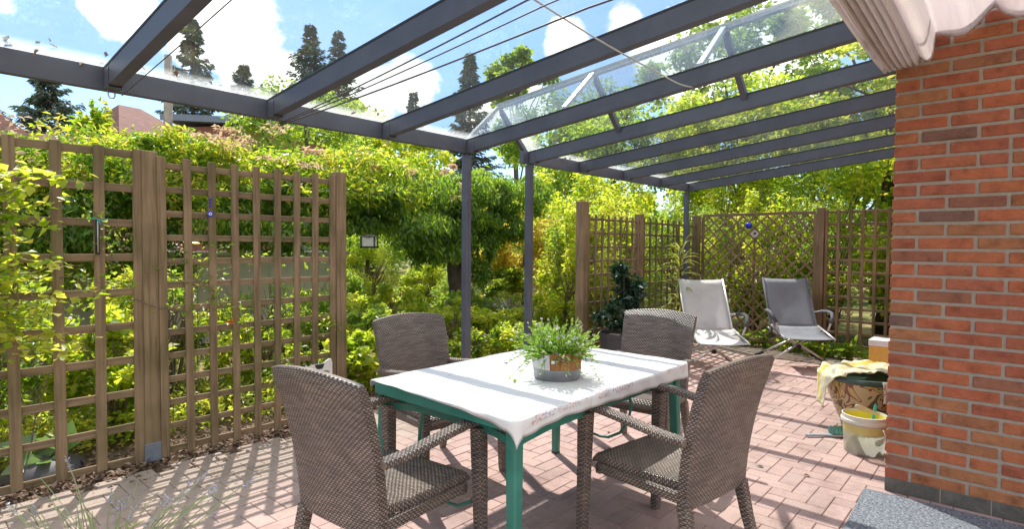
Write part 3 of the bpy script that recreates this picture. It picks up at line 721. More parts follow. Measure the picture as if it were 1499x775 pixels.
mb = MB(); mb.box((1.35, .55, 2.53), (5., .055, .15)); mb.build('house_beam', M['metal_dark'], roof)
def pane(x0, x1):
    mb = MB(); slopebox(mb, x0, x1, .62, YG+.035, .1085, .1125); return mb.build('glass_pane', M['glass'], roof)
for a, b in zip(RX[:-1], RX[1:]):
    if abs(a-3.28) < .01: continue
    pane(a+.004, b-.004)
pane(-1.6, RX[0]-.004)
for x in (3.275, 4.075, 7.42):
    mb = MB(); mb.box((x, YG, 1.07), (.058, .058, 2.14)); p = mb.build('post', M['metal_dark'], roof, bevel=.004)
    mb = MB(); mb.box((x, YG, .006), (.11, .11, .008)); mb.build('foot_plate', M['metal_dark'], p)
# small pitched glass lantern over the gap between the two roofs
RXM, RH = 3.665, .455
mb = MB(); slopebox(mb, RXM-.02, RXM+.02, .6, YG+.03, RH-.02, RH+.02); mb.build('ridge_bar', M['metal_pale'], roof)  # ridge and lantern bars are paler than the struts
for y in (3.40, 2.43, 1.44):
    mb = MB(); z = zr(y)
    mb.loft([[(3.285+dx, y+dy, z+.108+dz) for dx, dy, dz in ((0, -.018, -.005), (0, .018, -.005), (-.0, .018, .028), (0, -.018, .028))],
             [(RXM-.021+dx, y+dy, z+RH-.012+dz) for dx, dy, dz in ((0, -.018, -.018), (0, .018, -.018), (0, .018, .015), (0, -.018, .015))]])
    mb.build('lantern_bar', M['metal_pale'], roof)
    mb = MB()
    mb.loft([[(4.055, y+dy, z+.09+dz) for dy, dz in ((-.02, -.05), (.02, -.05), (.02, .0), (-.02, .0))],
             [(RXM+.021, y+dy, z+RH-.02+dz) for dy, dz in ((-.02, -.045), (.02, -.045), (.02, .0), (-.02, .0))]])
    mb.build('lantern_strut', M['metal_dark'], roof)
def gpane(xa, za, xb, zb, y0, y1):
    mb = MB(); b = len(mb.v)
    for y in (y0, y1):
        for (x, z) in ((xa, za), (xb, zb)):
            for o_ in (0, .004): mb.v.append((x, y, zr(y)+z+o_))
    for idx in ((0, 1, 3, 2), (4, 6, 7, 5), (0, 4, 5, 1), (2, 3, 7, 6), (0, 2, 6, 4), (1, 5, 7, 3)): mb.face([b+i for i in idx])
    mb.build('lantern_pane', M['glass'], roof)
gpane(3.262, .113, RXM, RH+.022, .6, YG+.02); gpane(4.078, .113, RXM+.001, RH+.022, .6, YG+.02)
for x in (.817, 1.63, 2.455):
    mb = MB(); mb.tube([(x-.014+.0, 3.36, 2.155), (x-.014, 3.36, 2.125), (x-.008, 3.36, 2.112), (x+.008, 3.36, 2.112), (x+.014, 3.36, 2.125), (x+.014, 3.36, 2.155)], .0035, 6)
    mb.build('shackle', M['alu'], roof, smooth=True)

def cord(name, pts, r, mat, label):
    mb = MB(); P = []
    for a, b in zip(pts[:-1], pts[1:]):
        a = Vector(a); b = Vector(b); 
        for i in range(8):
            q = i/8; p = a.lerp(b, q); p.z -= .012*math.sin(PI*q); P.append(p)
    P.append(Vector(pts[-1])); mb.tube(P, r, 6); return tag(mb.build(name, mat, smooth=True), label, 'cord')
cord('guide_cord', [(.862, 3.37, 2.135), (.862, .62, 2.405)], .0025, M['wire'], 'thin cord under the glass beside the leftmost rafter')
cord('guide_cord', [(1.668, 3.36, 2.128), (1.625, 1.375, 2.30), (1.62, .62, 2.37)], .0035, M['wire'], 'upper dark cord running under the second pane bay')
cord('guide_cord', [(1.675, 3.36, 2.125), (1.672, 1.32, 2.285), (1.67, .62, 2.36)], .003, M['wire'], 'middle thin cord running close beside the upper dark cord')
cord('guide_cord', [(1.68, 3.355, 2.12), (1.76, 1.2, 2.268), (1.79, .62, 2.33)], .004, M['wire'], 'lowest dark cord of the bundle, spreading away towards the rafter')
cord('guide_cord', [(1.62, 1.36, 2.31), (2.79, 1.42, 2.30), (3.25, 1.46, 2.34)], .0036, M['rope'], 'white rope running crosswise under the rafters')

# ------------------------------------------------------------------ gathered sail
prof = []
pl = [(.60, 2.392), (.592, 2.455)]
ys = np.linspace(.588, .44, 7)
prof.append((.612, 2.455))
for i, y in enumerate(ys):
    prof += [(y+.012, 2.40+.003*i), (y+.004, 2.392+.003*i), (y-.002, 2.40+.003*i), (y-.009, 2.452), (y-.012, 2.453)]
prof += [(.405, 2.425), (.39, 2.422), (.378, 2.44), (.372, 2.50), (.368, 2.552), (.355, 2.556), (.32, 2.54), (.275, 2.526), (.243, 2.523), (.215, 2.54), (.19, 2.566), (.155, 2.61), (.127, 2.642),
         (.115, 2.64), (.095, 2.607), (.073, 2.587), (.04, 2.570), (.01, 2.562), (-.04, 2.575), (-.08, 2.61), (-.11, 2.645), (-.125, 2.64), (-.16, 2.60), (-.2, 2.575), (-.25, 2.57), (-.3, 2.60), (-.34, 2.645)]
# smooth resample
def chaikin(p, n=2):
    for _ in range(n):
        q = [p[0]]
        for a, b in zip(p[:-1], p[1:]): q += [(a[0]*.75+b[0]*.25, a[1]*.75+b[1]*.25), (a[0]*.25+b[0]*.75, a[1]*.25+b[1]*.75)]
        q.append(p[-1]); p = q
    return p
prof = chaikin(prof, 2)
mb = MB(); xs = [3.842, 3.835, 3.80, 3.6, 3.3, 3.0, 2.7, 2.4, 2.1, 1.7, 1.2, .6, 0, -.6]
rsn = np.random.RandomState(2)
secs = []
for x in xs:
    ph = x*2.3
    secs.append([(x + (.006*math.sin(y*60) if x > 3.7 else 0), y+.006*math.sin(ph+y*9)*(1 if y > .4 else 1.5), z+.006*math.sin(ph*1.3+y*14)+(0 if x > 3.7 else -.004)) for y, z in prof])
mb.loft(secs, closed=False, cap=False)
o = mb.build('sun_sail', M['sail'], smooth=True); tag(o, 'off-white pleated fabric sun sail gathered under the roof beside the brick wall', 'awning')
sm = o.modifiers.new('s', 'SOLIDIFY'); sm.thickness = .0025
mb = MB(); mb.loft([[(x, y, z-.0015) for y, z in prof] for x in (3.80, 3.82, 3.845)], closed=False, cap=False)
h_ = mb.build('hem', M['sail'], o, smooth=True); sm = h_.modifiers.new('s', 'SOLIDIFY'); sm.thickness = .007; sm.offset = 0

# ------------------------------------------------------------------ trellises
def batten(mb, x, y0, z0, z1, w=.045, th=.018): mb.box((x, y0, (z0+z1)/2), (w, th, z1-z0))
post_lab = ['left trellis post with a galvanised sleeve at its foot', 'square wooden post at the free end of the left trellis']
def post(x, y, h, label, w=.09, sleeve=False, grp='trellis posts', mat='wood_v'):
    t = thing('trellis_post', label, 'post', (x, y, 0), 0, grp)
    mb = MB(); mb.box((0, 0, (h+.05)/2), (w, w, h-.05)); mb.build('timber', M[mat], t, bevel=.006)
    if sleeve:
        mb = MB(); mb.box((0, 0, .05), (w+.007, w+.007, .12)); mb.build('metal_sleeve', M['foot'], t, bevel=.003)
    else:
        mb = MB(); mb.box((0, 0, .0), (w+.004, w+.004, .1)); mb.build('ground_shoe', M['foot'], t, bevel=.003)
    return t
post(1.205, 4.185, 1.985, 'square wooden post with a galvanised sleeve between the two left trellis panels', sleeve=True)
post(2.565, 4.165, 1.985, 'square wooden post at the free end of the finely spaced left trellis')
post(5.13, 3.53, 1.88, 'square wooden post starting the far trellis left of the camellia', .10)
post(6.42, 3.56, 1.80, 'square wooden post in the middle of the far trellis behind the camellia')
post(8.12, 3.56, 1.86, 'mossy wooden post in the far terrace corner behind the striped plant', .10, mat='wood_old')
post(8.24, 1.93, 1.92, 'square wooden post between the diagonal lattice and the square trellis')
post(8.24, .86, 1.92, 'square wooden post closing the square trellis near the house wall')
def trellis(label, loc, rz, w, bats, rails, zt, zb, bw=.045, rw=.034, matv='wood_v', math_='wood_h', grp='square trellis panels'):
    t = thing('trellis', label, 'trellis', loc, rz, grp)
    for z in rails:
        mb = MB(); mb.box((w/2, .018+.0, z), (w, .017, rw), Matrix.Rotation(R.uniform(-.003, .003), 3, 'Y')); mb.build('rail', M[math_], t, bevel=.003)
    for x in bats:
        mb = MB(); mb.box((x, 0, (zt+zb)/2), (bw, .018, zt-zb), Matrix.Rotation(R.uniform(-.007, .007), 3, 'Y') @ Matrix.Rotation(R.uniform(-.05, .05), 3, 'Z')); mb.build('batten', M[matv], t, bevel=.003)
    return t
trellis('wooden trellis panel with closely spaced squares left of the dining table', (1.25, 4.135, 0), 0, 1.26, [.02+i*.1525 for i in range(9)], [.24-.155+.155*i-.045 for i in range(13)], 1.955, .0, .049, .041)
trellis('wooden trellis panel with wide open squares at the left edge', (-.75, 4.165, 0), 0, 1.90, [.065+.2027*i for i in range(10)], [1.955-.2155*i for i in range(10)], 1.99, -.0, .055, .047)
trellis('far wooden trellis panel behind the camellia pot', (5.19, 3.52, 0), 0, 1.18, [.05+.135*i for i in range(9)], [1.70-.155*i for i in range(11)], 1.75, .1, .03, .026)
trellis('far wooden trellis panel behind the striped long-leaved plant', (6.47, 3.55, 0), 0, 1.6, [.06+.165*i for i in range(10)], [1.70-.155*i for i in range(11)], 1.76, .1, .03, .026, 'wood_old', 'wood_old')
# sits on the terrace's right end: local x runs along -Y
trellis('square wooden trellis panel right of the grey lounger next to the house wall', (8.235, 1.88, 0), -PI/2, .98, [.02+.135*i for i in range(8)], [1.86-.155*i for i in range(12)], 1.89, .03, .036, .030)
t = thing('trellis', 'wooden lattice panel with diagonal diamond slats behind the two loungers', 'trellis', (8.2, 3.5, 0), -PI/2, 'square trellis panels')
W_, Z0, Z1 = 1.51, .10, 1.86
for z in (Z0, Z1):
    mb = MB(); mb.box((W_/2, .02, z), (W_, .035, .04)); mb.build('rail', M['wood_hy'] if False else M['wood_h'], t, bevel=.003)
for x in (.0, W_):
    mb = MB(); mb.box((x, .02, (Z0+Z1)/2), (.035, .034, Z1-Z0-.04)); mb.build('frame_upright', M['wood_v'], t, bevel=.003)
sp = .165
for sgn, yy in ((1, .008), (-1, .024)):
    for k in range(-12, 24):
        # slat line: z = Z0 + sgn*(x-x0)
        x0 = k*sp if sgn > 0 else k*sp
        pts = []
        xa, xb = 0.02, W_-.02
        if sgn > 0: za, zb = Z0+(xa-x0), Z0+(xb-x0)
        else: za, zb = Z0-(xa-x0), Z0-(xb-x0)
        # clip
        def clip(xa, za, xb, zb):
            if (za < Z0 and zb < Z0) or (za > Z1 and zb > Z1): return None
            def at(z): return xa+(z-za)*(xb-xa)/(zb-za)
            P = [(xa, za), (xb, zb)]; Q = []
            for (x, z) in P:
                if z < Z0: x, z = at(Z0), Z0
                if z > Z1: x, z = at(Z1), Z1
                Q.append((x, z))
            return Q
        q = clip(xa, za, xb, zb)
        if not q: continue
        (x1, z1), (x2, z2) = q; ln = math.hypot(x2-x1, z2-z1)
        if ln < .12: continue
        a = math.atan2(z2-z1, x2-x1)
        mb = MB(); mb.box(((x1+x2)/2, yy, (z1+z2)/2), (ln, .012, .024), Matrix.Rotation(-a, 3, 'Y'))
        mb.build('slat', M['wood_h'], t)

# ------------------------------------------------------------------ wicker chair
def rrect(c, u, w, a, b, r, n=3):
    """rounded rectangle section: centre c, half sizes a (along u), b (along w)"""
    pts = []
    for (sx, sy, a0) in ((1, 1, 0), (-1, 1, 90), (-1, -1, 180), (1, -1, 270)):
        for i in range(n+1):
            t_ = rad(a0+90*i/n); pts.append(Vector(c)+u*(sx*(a-r)+r*math.cos(t_))+w*(sy*(b-r)+r*math.sin(t_)))
    return pts
X_, Y_, Z_ = Vector((1, 0, 0)), Vector((0, 1, 0)), Vector((0, 0, 1))
def make_chair(label):
    t = thing('wicker_armchair', label, 'chair', (0, 0, 0), 0, 'wicker armchairs round the table')
    W = M['wicker']
    # seat: slab with soft front edge
    mb = MB(); secs = []
    for y, dz, hw in ((-.235, 0, .215), (-.1, -.006, .225), (.05, -.006, .235), (.17, 0, .24), (.225, -.004, .24), (.25, -.02, .235)):
        hh = .021 if y < .24 else .010
        secs.append(rrect((0, y, .415+dz), X_, Z_, hw, hh, .009))
    mb.loft(secs); mb.build('seat', W, t, smooth=True, auto=50)
    # apron under the seat
    mb = MB()
    for s in (-1, 1): mb.box((s*.235, -.0, .372), (.03, .44, .045))
    mb.box((0, .205, .368), (.5, .03, .05)); mb.box((0, -.2, .37), (.44, .03, .045))
    mb.build('seat_frame', W, t, bevel=.006)
    # back panel: gently curved, leans back, wider at the top with a bowed top edge
    mb = MB(); secs = []
    nz = 16; nx = 12
    def backpt(u, q, side):
        hw = .243+.022*q
        zt = .935 - .028*(u*u) - .0
        z = .325 + (zt-.325)*q
        lean = -.235 - .015*q - .10*q*q
        curve = -.028*(1-u*u)*(.4+.6*q)
        th = .021*(1 if q < .97 else .8)
        return Vector((u*hw, lean+curve+side*th, z))
    for i in range(nz+1):
        q = i/nz; ring = []
        for j in range(nx+1): ring.append(backpt(-1+2*j/nx, q, -1))
        for j in range(nx+1): ring.append(backpt(1-2*j/nx, q, 1))
        secs.append(ring)
    # rounded top
    top = [Vector(p) for p in secs[-1]]; k_ = len(top)
    mid = [(top[j]+top[k_-1-j])/2 for j in range(k_)]
    secs.append([m_ + (p-m_)*.6 + Vector((0, 0, .011)) for p, m_ in zip(top, mid)])
    mb.loft(secs); o = mb.build('backrest', W, t, smooth=True, auto=50)
    # legs
    for s in (-1, 1):
        mb = MB(); secs = []
        for z, y, x, h in ((0, .262, .29, .018), (.02, .262, .29, .021), (.3, .256, .287, .025), (.55, .25, .285, .028), (.63, .247, .284, .028)):
            secs.append(rrect((s*x, y, z), X_, Y_, h, h, .007))
        mb.loft(secs); mb.build('leg', W, t, smooth=True, auto=50)
        mb = MB(); secs = []
        for z, y, x, h in ((0, -.315, .248, .017), (.02, -.313, .248, .02), (.18, -.27, .236, .023), (.34, -.238, .226, .026)):
            secs.append(rrect((s*x, y, z), X_, Y_, h, h, .007))
        mb.loft(secs); mb.build('leg', W, t, smooth=True, auto=50)
        # arm rest
        mb = MB(); pts = [(s*.283, .274, .632), (s*.284, .268, .650), (s*.284, .24, .660), (s*.284, .16, .661), (s*.282, .06, .652), (s*.276, -.06, .636), (s*.268, -.17, .622), (s*.258, -.262, .617)]
        secs = []
        P = [Vector(p) for p in pts]
        for i, p in enumerate(P):
            d = (P[min(i+1, len(P)-1)]-P[max(0, i-1)]).normalized(); w_ = X_.cross(d).normalized()
            secs.append(rrect(p, X_, w_, .028, .015, .009))
        mb.loft(secs); mb.build('armrest', W, t, smooth=True, auto=50)
    return t
ch = make_chair('brown wicker armchair at the near left end of the table, its back nearest the trellis')
ch.location = (1.436, 1.954, 0); ch.rotation_euler = (0, 0, rad(-85))
dup(ch, (2.447, 1.195, 0), rad(-8), 'brown wicker armchair at the near right between the table and the brick wall')
dup(ch, (2.337, 2.655, 0), rad(174), 'brown wicker armchair behind the left half of the table, back towards the garden')
dup(ch, (3.44, 1.895, 0), rad(95), 'brown wicker armchair at the far end of the table in front of the camellia pot')

# ------------------------------------------------------------------ table
TX0, TX1, TY0, TY1, TH = 1.61, 3.10, 1.40, 2.34, .737
t = thing('garden_table', 'green painted metal garden table under the white tablecloth', 'table', (0, 0, 0))
cx, cy = (TX0+TX1)/2, (TY0+TY1)/2
def rr2(x0, x1, y0, y1, r, z, n=5):
    pts = []
    for (px, py, a0) in ((x1-r, y1-r, 0), (x0+r, y1-r, 90), (x0+r, y0+r, 180), (x1-r, y0+r, 270)):
        for i in range(n+1):
            a = rad(a0+90*i/n); pts.append((px+r*math.cos(a), py+r*math.sin(a), z))
    return pts
mb = MB(); mb.loft([rr2(TX0, TX1, TY0, TY1, .06, TH-.05), rr2(TX0, TX1, TY0, TY1, .06, TH-.004), rr2(TX0+.004, TX1-.004, TY0+.004, TY1-.004, .056, TH)])
mb.build('table_top', M['green_paint'], t, smooth=True, auto=40)
for (x, y) in ((TX0+.045, TY0+.045), (TX1-.055, TY0+.055), (TX0+.055, TY1-.055), (TX1-.055, TY1-.055)):
    dx = -.02 if x < cx else .02; dy = -.02 if y < cy else .02
    mb = MB(); mb.loft([rrect((x+dx*(1-z/.69), y+dy*(1-z/.69), z), X_, Y_, h, h, .006) for z, h in ((0, .019), (.02, .021), (.35, .024), (.69, .026))])
    l_ = mb.build('leg', M['green_paint'], t, smooth=True, auto=50)
    mb = MB(); mb.box((x+dx, y+dy, .006), (.044, .044, .012)); mb.build('rubber_foot', M['black'], l_, bevel=.003)
def flatbar(mb, pts, h=.032, th=.012):
    P = [Vector(p) for p in pts]; secs = []
    for i, p in enumerate(P):
        d = (P[min(i+1, len(P)-1)]-P[max(0, i-1)]).normalized(); u = d.cross(Z_).normalized()
        secs.append([p+u*th/2+Z_*h/2, p-u*th/2+Z_*h/2, p-u*th/2-Z_*h/2, p+u*th/2-Z_*h/2])
    mb.loft(secs)
for yy, sg in ((TY0+.05, 1), (TY1-.055, -1)):
    mb = MB(); flatbar(mb, [(TX0+.07, yy, .622), (TX0+.12, yy+sg*.012, .625), (TX0+.3, yy+sg*.03, .63), (cx, yy+sg*.035, .632), (TX1-.3, yy+sg*.03, .63), (TX1-.12, yy+sg*.012, .625), (TX1-.08, yy, .622)]); mb.build('stretcher', M['green_paint'], t)
for xx, sg in ((TX0+.05, 1), (TX1-.055, -1)):
    mb = MB(); flatbar(mb, [(xx, TY0+.07, .622), (xx+sg*.03, TY0+.12, .622), (xx+sg*.055, TY0+.22, .625), (xx+sg*.06, cy, .63), (xx+sg*.055, TY1-.22, .625), (xx+sg*.03, TY1-.12, .622), (xx, TY1-.08, .622)]); mb.build('stretcher', M['green_paint'], t)
    mb = MB(); P = []
    for (y, z) in ((-.19, .69), (-.187, .6), (-.205, .52), (-.215, .45), (-.195, .36), (-.14, .28), (-.06, .235), (0, .228), (.06, .235), (.14, .28), (.195, .36), (.215, .45), (.205, .52), (.187, .6), (.19, .69)):
        P.append((xx+sg*.07, cy+.03+y, z))
    mb.tube(P, .0085, 8); mb.build('curved_brace', M['green_paint'], t, smooth=True)
# ring for a parasol under the top
mb = MB(); mb.tube([(cx+.12*math.cos(a*PI/8), cy+.12*math.sin(a*PI/8), .60) for a in range(16)], .006, 6, loop=True); mb.build('parasol_ring', M['green_paint'], t)
mb = MB(); flatbar(mb, [(cx-.12, cy, .60), (cx-.3, cy, .63), (TX0+.11, cy, .63)], .01, .01); flatbar(mb, [(cx+.12, cy, .60), (cx+.3, cy, .63), (TX1-.11, cy, .63)], .01, .01); mb.build('ring_arm', M['green_paint'], t)

# tablecloth: flat sheet that folds over the rim
mb = MB(); NXc, NYc = 120, 84; CLx, CLy = 1.585, 1.03; th_ = rad(-1.6)
ccx, ccy = cx+.032, cy-.026
rc = np.random.RandomState(4); 
for i in range(NXc+1):
    for j in range(NYc+1):
        u = (i/NXc-.5)*CLx; v = (j/NYc-.5)*CLy
        kc = math.exp(-(math.hypot(u+CLx/2, v+CLy/2)/.2)**2)*.048; u -= kc*.8; v -= kc*.8
        hem = .008*math.sin(u*17)+.005*math.sin(v*23+1)
        e = 1+.0*hem
        x = ccx+u*math.cos(th_)-v*math.sin(th_); y = ccy+u*math.sin(th_)+v*math.cos(th_)
        ins = -.004
        ox = max(0, x-(TX1-ins)) if x > cx else -max(0, (TX0+ins)-x)
        oy = max(0, y-(TY1-ins)) if y > cy else -max(0, (TY0+ins)-y)
        # rounded table corners
        qx, qy = x-ox, y-oy; rr_ = .032
        kx = (TX0+ins+rr_ if x < cx else TX1-ins-rr_); ky = (TY0+ins+rr_ if y < cy else TY1-ins-rr_)
        cxn = (x < kx) if x < cx else (x > kx); cyn = (y < ky) if y < cy else (y > ky)
        z = TH+.004+.0012*math.sin(x*19+y*7)+.001*math.sin(y*31-x*5)
        if cxn and cyn:
            dx_, dy_ = x-kx, y-ky; d_ = math.hypot(dx_, dy_)
            over = max(0, d_-rr_)
            if over > 0:
                ux, uy = dx_/d_, dy_/d_
                o2 = min(over, .008); drop = over
                x = kx+ux*(rr_+o2*.9+over*.05); y = ky+uy*(rr_+o2*.9+over*.05)
                z -= max(0, drop-.004)*1.0
        else:
            over = abs(ox)+abs(oy)
            if over > 0:
                dr = max(0, over-.004)
                wob = .004*math.sin((x+y)*38)*min(1, over/.05)
                x = qx+math.copysign(min(over, .007)+wob*(1 if ox else 0), ox) if ox else qx
                y = qy+math.copysign(min(over, .007)+wob, oy) if oy else qy
                z -= dr
        mb.v.append((x, y, z))
for i in range(NXc):
    for j in range(NYc):
        a = i*(NYc+1)+j; uvf = lambda ii, jj: (ii/NXc*CLx, jj/NYc*CLy)
        mb.face([a, a+NYc+1, a+NYc+2, a+1], [uvf(i, j), uvf(i+1, j), uvf(i+1, j+1), uvf(i, j+1)])
o = mb.build('tablecloth', M['tablecloth'], smooth=True); tag(o, 'white tablecloth with small printed sprigs spread over the green table', 'tablecloth')
sm = o.modifiers.new('s', 'SOLIDIFY'); sm.thickness = .0009; sm.offset = 1

# flower pot on the table
PX, PY = 2.285, 1.715; PZ = TH+.0075
t = thing('flower_pot', 'small round planter of zinc and orange-brown wood on the tablecloth', 'flower pot', (PX, PY, PZ))
mb = MB(); mb.lathe([(.0, 0), (.112, 0), (.116, .004), (.120, .045), (.1215, .048), (.1215, .052), (.118, .053)], 40); mb.build('zinc_base', plain('old_zinc', (.30, .30, .32), .45, .7, .3, 14), t, smooth=True, auto=40)
mb = MB(); mb.lathe([(.118, .053), (.125, .115), (.1265, .132), (.124, .133), (.118, .128), (.114, .10), (.0, .10)], 40); mb.build('wooden_rim', M['tub_wood'], t, smooth=True, auto=40)
mb = MB(); nS = 26
for k in range(nS):
    a = 2*PI*k/nS
    if math.cos(a-rad(125)) < .22: continue
    u = Vector((math.cos(a), math.sin(a), 0)); v = Vector((-math.sin(a), math.cos(a), 0))
    mb.loft([[u*(r0+dr)+v*w_+Z_*z for dr, w_ in ((.0, -.0146), (.004, -.0146), (.004, .0146), (0, .0146))] for r0, z in ((.1195, .054), (.1262, .128))])
mb.build('zinc_strip', plain('pale_zinc', (.55, .54, .55), .5, .5, .2, 20), t)
t = thing('flowering_plant', 'bushy green trailing plant with tiny white and lilac flowers in the table planter', 'plant', (PX, PY, PZ+.10))
rs = np.random.RandomState(11); mb = MB(); LP_ = []; FP = []; FL = []; DR = []
for k in range(330):
    a = rs.uniform(0, 2*PI); el = rs.uniform(.25, 1.5); ln = rs.uniform(.09, .225)*(.8 if el < .6 else 1)
    s0 = Vector((math.cos(a)*rs.uniform(0, .1), math.sin(a)*rs.uniform(0, .1), 0))
    d = Vector((math.cos(a)*math.cos(el), math.sin(a)*math.cos(el), math.sin(el)))
    trail = k < 22
    pts = []
    for q in np.linspace(0, 1, 7):
        p = s0 + d*ln*q*(1.25 if trail else 1)
        p.z -= (.14 if trail else .03)*q*q*(1.2 if trail else 1)
        if trail and math.hypot(p.x, p.y) < .135 and q > .4: p.z = max(p.z, .0)
        pts.append(p)
    mb.tube(pts, [.0012]*6+[.0005], 4)
    for q in range(24):
        f_ = rs.uniform(.1, 1)*6; i0 = min(5, int(f_)); p = pts[i0].lerp(pts[i0+1], f_-i0); LP_.append(tuple(p)); DR.append(tuple(d))
    if rs.rand() < .5: (FP if rs.rand() < .72 else FL).append(tuple(pts[-1]))
for (az, ln) in ((2.5, .26), (2.9, .24), (-.25, .24), (-.6, .22), (3.4, .22), (4.0, .2)):
    d = Vector((math.cos(az), math.sin(az), .35)); pts = [d*ln*q*1. - Vector((0, 0, .12*q**2.5)) for q in np.linspace(0, 1, 7)]
    mb.tube(pts, .0013, 4)
    for q in range(34):
        f_ = rs.uniform(.2, 1)*6; i0 = min(5, int(f_)); LP_.append(tuple(pts[i0].lerp(pts[i0+1], f_-i0))); DR.append(tuple(d))
    FP += [tuple(pts[-1]), tuple(pts[4])]
leaves('foliage', LP_, .017, .36, M['lf_herb'], t, 3, .5, 0, dirs=np.array(DR))
mb.build('stem', M['greenstem'], t)
def blooms(name, pts, r, mat, par, sd):
    rs = np.random.RandomState(sd); P = []; D = []
    for p in pts:
        b = rdirs(rs, 1)[0]; b[2] = abs(b[2]); u, w_ = perp(b)
        for k in range(5):
            a = 2*PI*k/5; P.append(p); D.append(np.array(u)*math.cos(a)+np.array(w_)*math.sin(a))
    D = np.array(D); return leaves(name, P, r, .75, mat, par, sd, .2, 0, .1, dirs=D*2.5, kind='stuff')
blooms('white_bloom', FP, .010, M['petal_white'], t, 5); blooms('lilac_bloom', FL, .010, M['petal_lilac'], t, 6)

# ------------------------------------------------------------------ loungers
def make_lounger(label, sling, edge):
    t = thing('folding_lounger', label, 'lounger', (0, 0, 0), 0, 'folding loungers on the terrace')
    hw = .265; A = M['alu']
    # sling back
    mb = MB(); secs = []
    for i in range(11):
        q = i/10; y = -.03-.42*q; z = .415+.59*q+.0
        sag = .03*math.sin(PI*q)
        secs.append([(hw*s, y-sag*(1-s*s)*.9-.0, z-(.012*(1-s*s) if i == 10 else 0)) for s in np.linspace(-1, 1, 9)])
    mb.loft(secs, closed=False, cap=False); o = mb.build('back_sling', sling, t, smooth=True); m_ = o.modifiers.new('s', 'SOLIDIFY'); m_.thickness = .004
    mb = MB(); secs = []
    for i in range(9):
        q = i/8; y = .0+.50*q; z = .455-.085*q-.03*math.sin(PI*q)
        secs.append([(hw*s, y, z-.012*(1-s*s)) for s in np.linspace(-1, 1, 7)])
    mb.loft(secs, closed=False, cap=False); o = mb.build('seat_sling', sling, t, smooth=True); m_ = o.modifiers.new('s', 'SOLIDIFY'); m_.thickness = .004
    for s in (-1, 1):
        mb = MB(); mb.tube([(s*hw, -.0, .37), (s*hw, -.03, .415), (s*hw, -.24, .71), (s*hw, -.45, 1.005)], .013, 8); mb.build('back_tube', A if edge is None else edge, t, smooth=True)
        mb = MB(); mb.tube([(s*hw, -.02, .452), (s*hw, .25, .41), (s*hw, .5, .368)], .012, 8); mb.build('seat_tube', A, t, smooth=True)
        # arm loop
        mb = MB(); P = [(s*hw, -.17, .60), (s*(hw+.05), -.06, .628), (s*(hw+.075), .08, .638), (s*(hw+.075), .19, .63), (s*(hw+.06), .26, .585), (s*(hw+.03), .28, .52), (s*(hw+.005), .27, .43)]
        mb.tube(P, .012, 8); a_ = mb.build('arm_tube', A, t, smooth=True)
        mb = MB(); mb.tube(P[1:6], .021, 10); mb.build('foam_sleeve', M['foam'], a_, smooth=True)
    # crossed legs, front and rear
    for y0, y1 in ((.10, .16), (-.16, -.34)):
        for s in (-1, 1):
            mb = MB(); a = Vector((s*.37, y1, .012)); b = Vector((-s*hw, y0, .43 if y0 > 0 else .40)); b.y += .012*s; a.y += .012*s
            mb.tube([a, a.lerp(b, .5), b], .012, 8); l_ = mb.build('leg', A, t, smooth=True)
            mb = MB(); mb.tube([a+(a-b).normalized()*.0, a.lerp(b, .14)], .0165, 8); mb.build('foot_cap', M['black'], l_, smooth=True)
    for s in (-1, 1):
        mb = MB(); mb.tube([(s*.36, .15, .016), (s*.36, -.33, .016)], .010, 8); mb.build('floor_bar', M['black'], t, smooth=True)
    mb = MB(); mb.tube([(.0, .09, .222), (0, .17, .222)], .024, 12); mb.build('pivot', M['black'], t, smooth=True)
    return t
l1 = make_lounger('light grey fabric folding lounger left of the darker one', M['sling_light'], None)
l1.location = (6.41, 2.62, 0); l1.rotation_euler = (0, 0, rad(128.5))
l2 = make_lounger('mid grey mesh folding lounger in front of the lattice post', M['sling_grey'], M['foam'])
l2.location = (7.45, 2.0, 0); l2.rotation_euler = (0, 0, rad(122.5))

# ------------------------------------------------------------------ bowl, towel, bucket, brush, box
def bowlmat():
    m, nt, out = newmat('painted_glaze')
    b = principled(nt, out, Roughness=.18); b.inputs['Specular IOR Level'].default_value = .6
    tc = N(nt, 'ShaderNodeTexCoord'); mp = N(nt, 'ShaderNodeMapping'); mp.inputs['Scale'].default_value = (4.2, 4.2, 4.2); L(nt, tc.outputs['Object'], mp.inputs[0])
    n1 = N(nt, 'ShaderNodeTexNoise', Scale=1., Detail=2., Distortion=1.6); L(nt, mp.outputs[0], n1.inputs['Vector'])
    r = ramp(nt, [(0, (.13, .1, .04)), (.40, (.10, .10, .045)), (.41, (.50, .38, .20)), (.47, (.50, .38, .20)), (.475, (.20, .06, .05)), (.495, (.20, .06, .05)), (.50, (.50, .36, .13)), (.545, (.50, .36, .13)), (.55, (.15, .15, .06)), (.60, (.15, .15, .06)), (.605, (.62, .5, .42)), (.68, (.62, .5, .42)), (.69, (.16, .17, .35)), (.74, (.1, .14, .08))], 'CONSTANT')
    L(nt, n1.outputs[0], r.inputs[0]); L(nt, r.outputs[0], b.inputs['Base Color'])
    return m
BX, BY = 4.97, .80
BX, BY = 5.10, .86; BS = .80
t = thing('glazed_planter', 'large glazed ceramic bowl with ochre and cream floral scrolls beside the wall', 'planter', (BX, BY, 0))
prof_b = [(.0, .0), (.185, .0), (.192, .012), (.2, .05), (.255, .15), (.31, .26), (.338, .35), (.345, .385)]
mb = MB(); mb.lathe([(a*BS, b) for a, b in prof_b[3:]], 48); mb.build('bowl_body', bowlmat(), t, smooth=True)
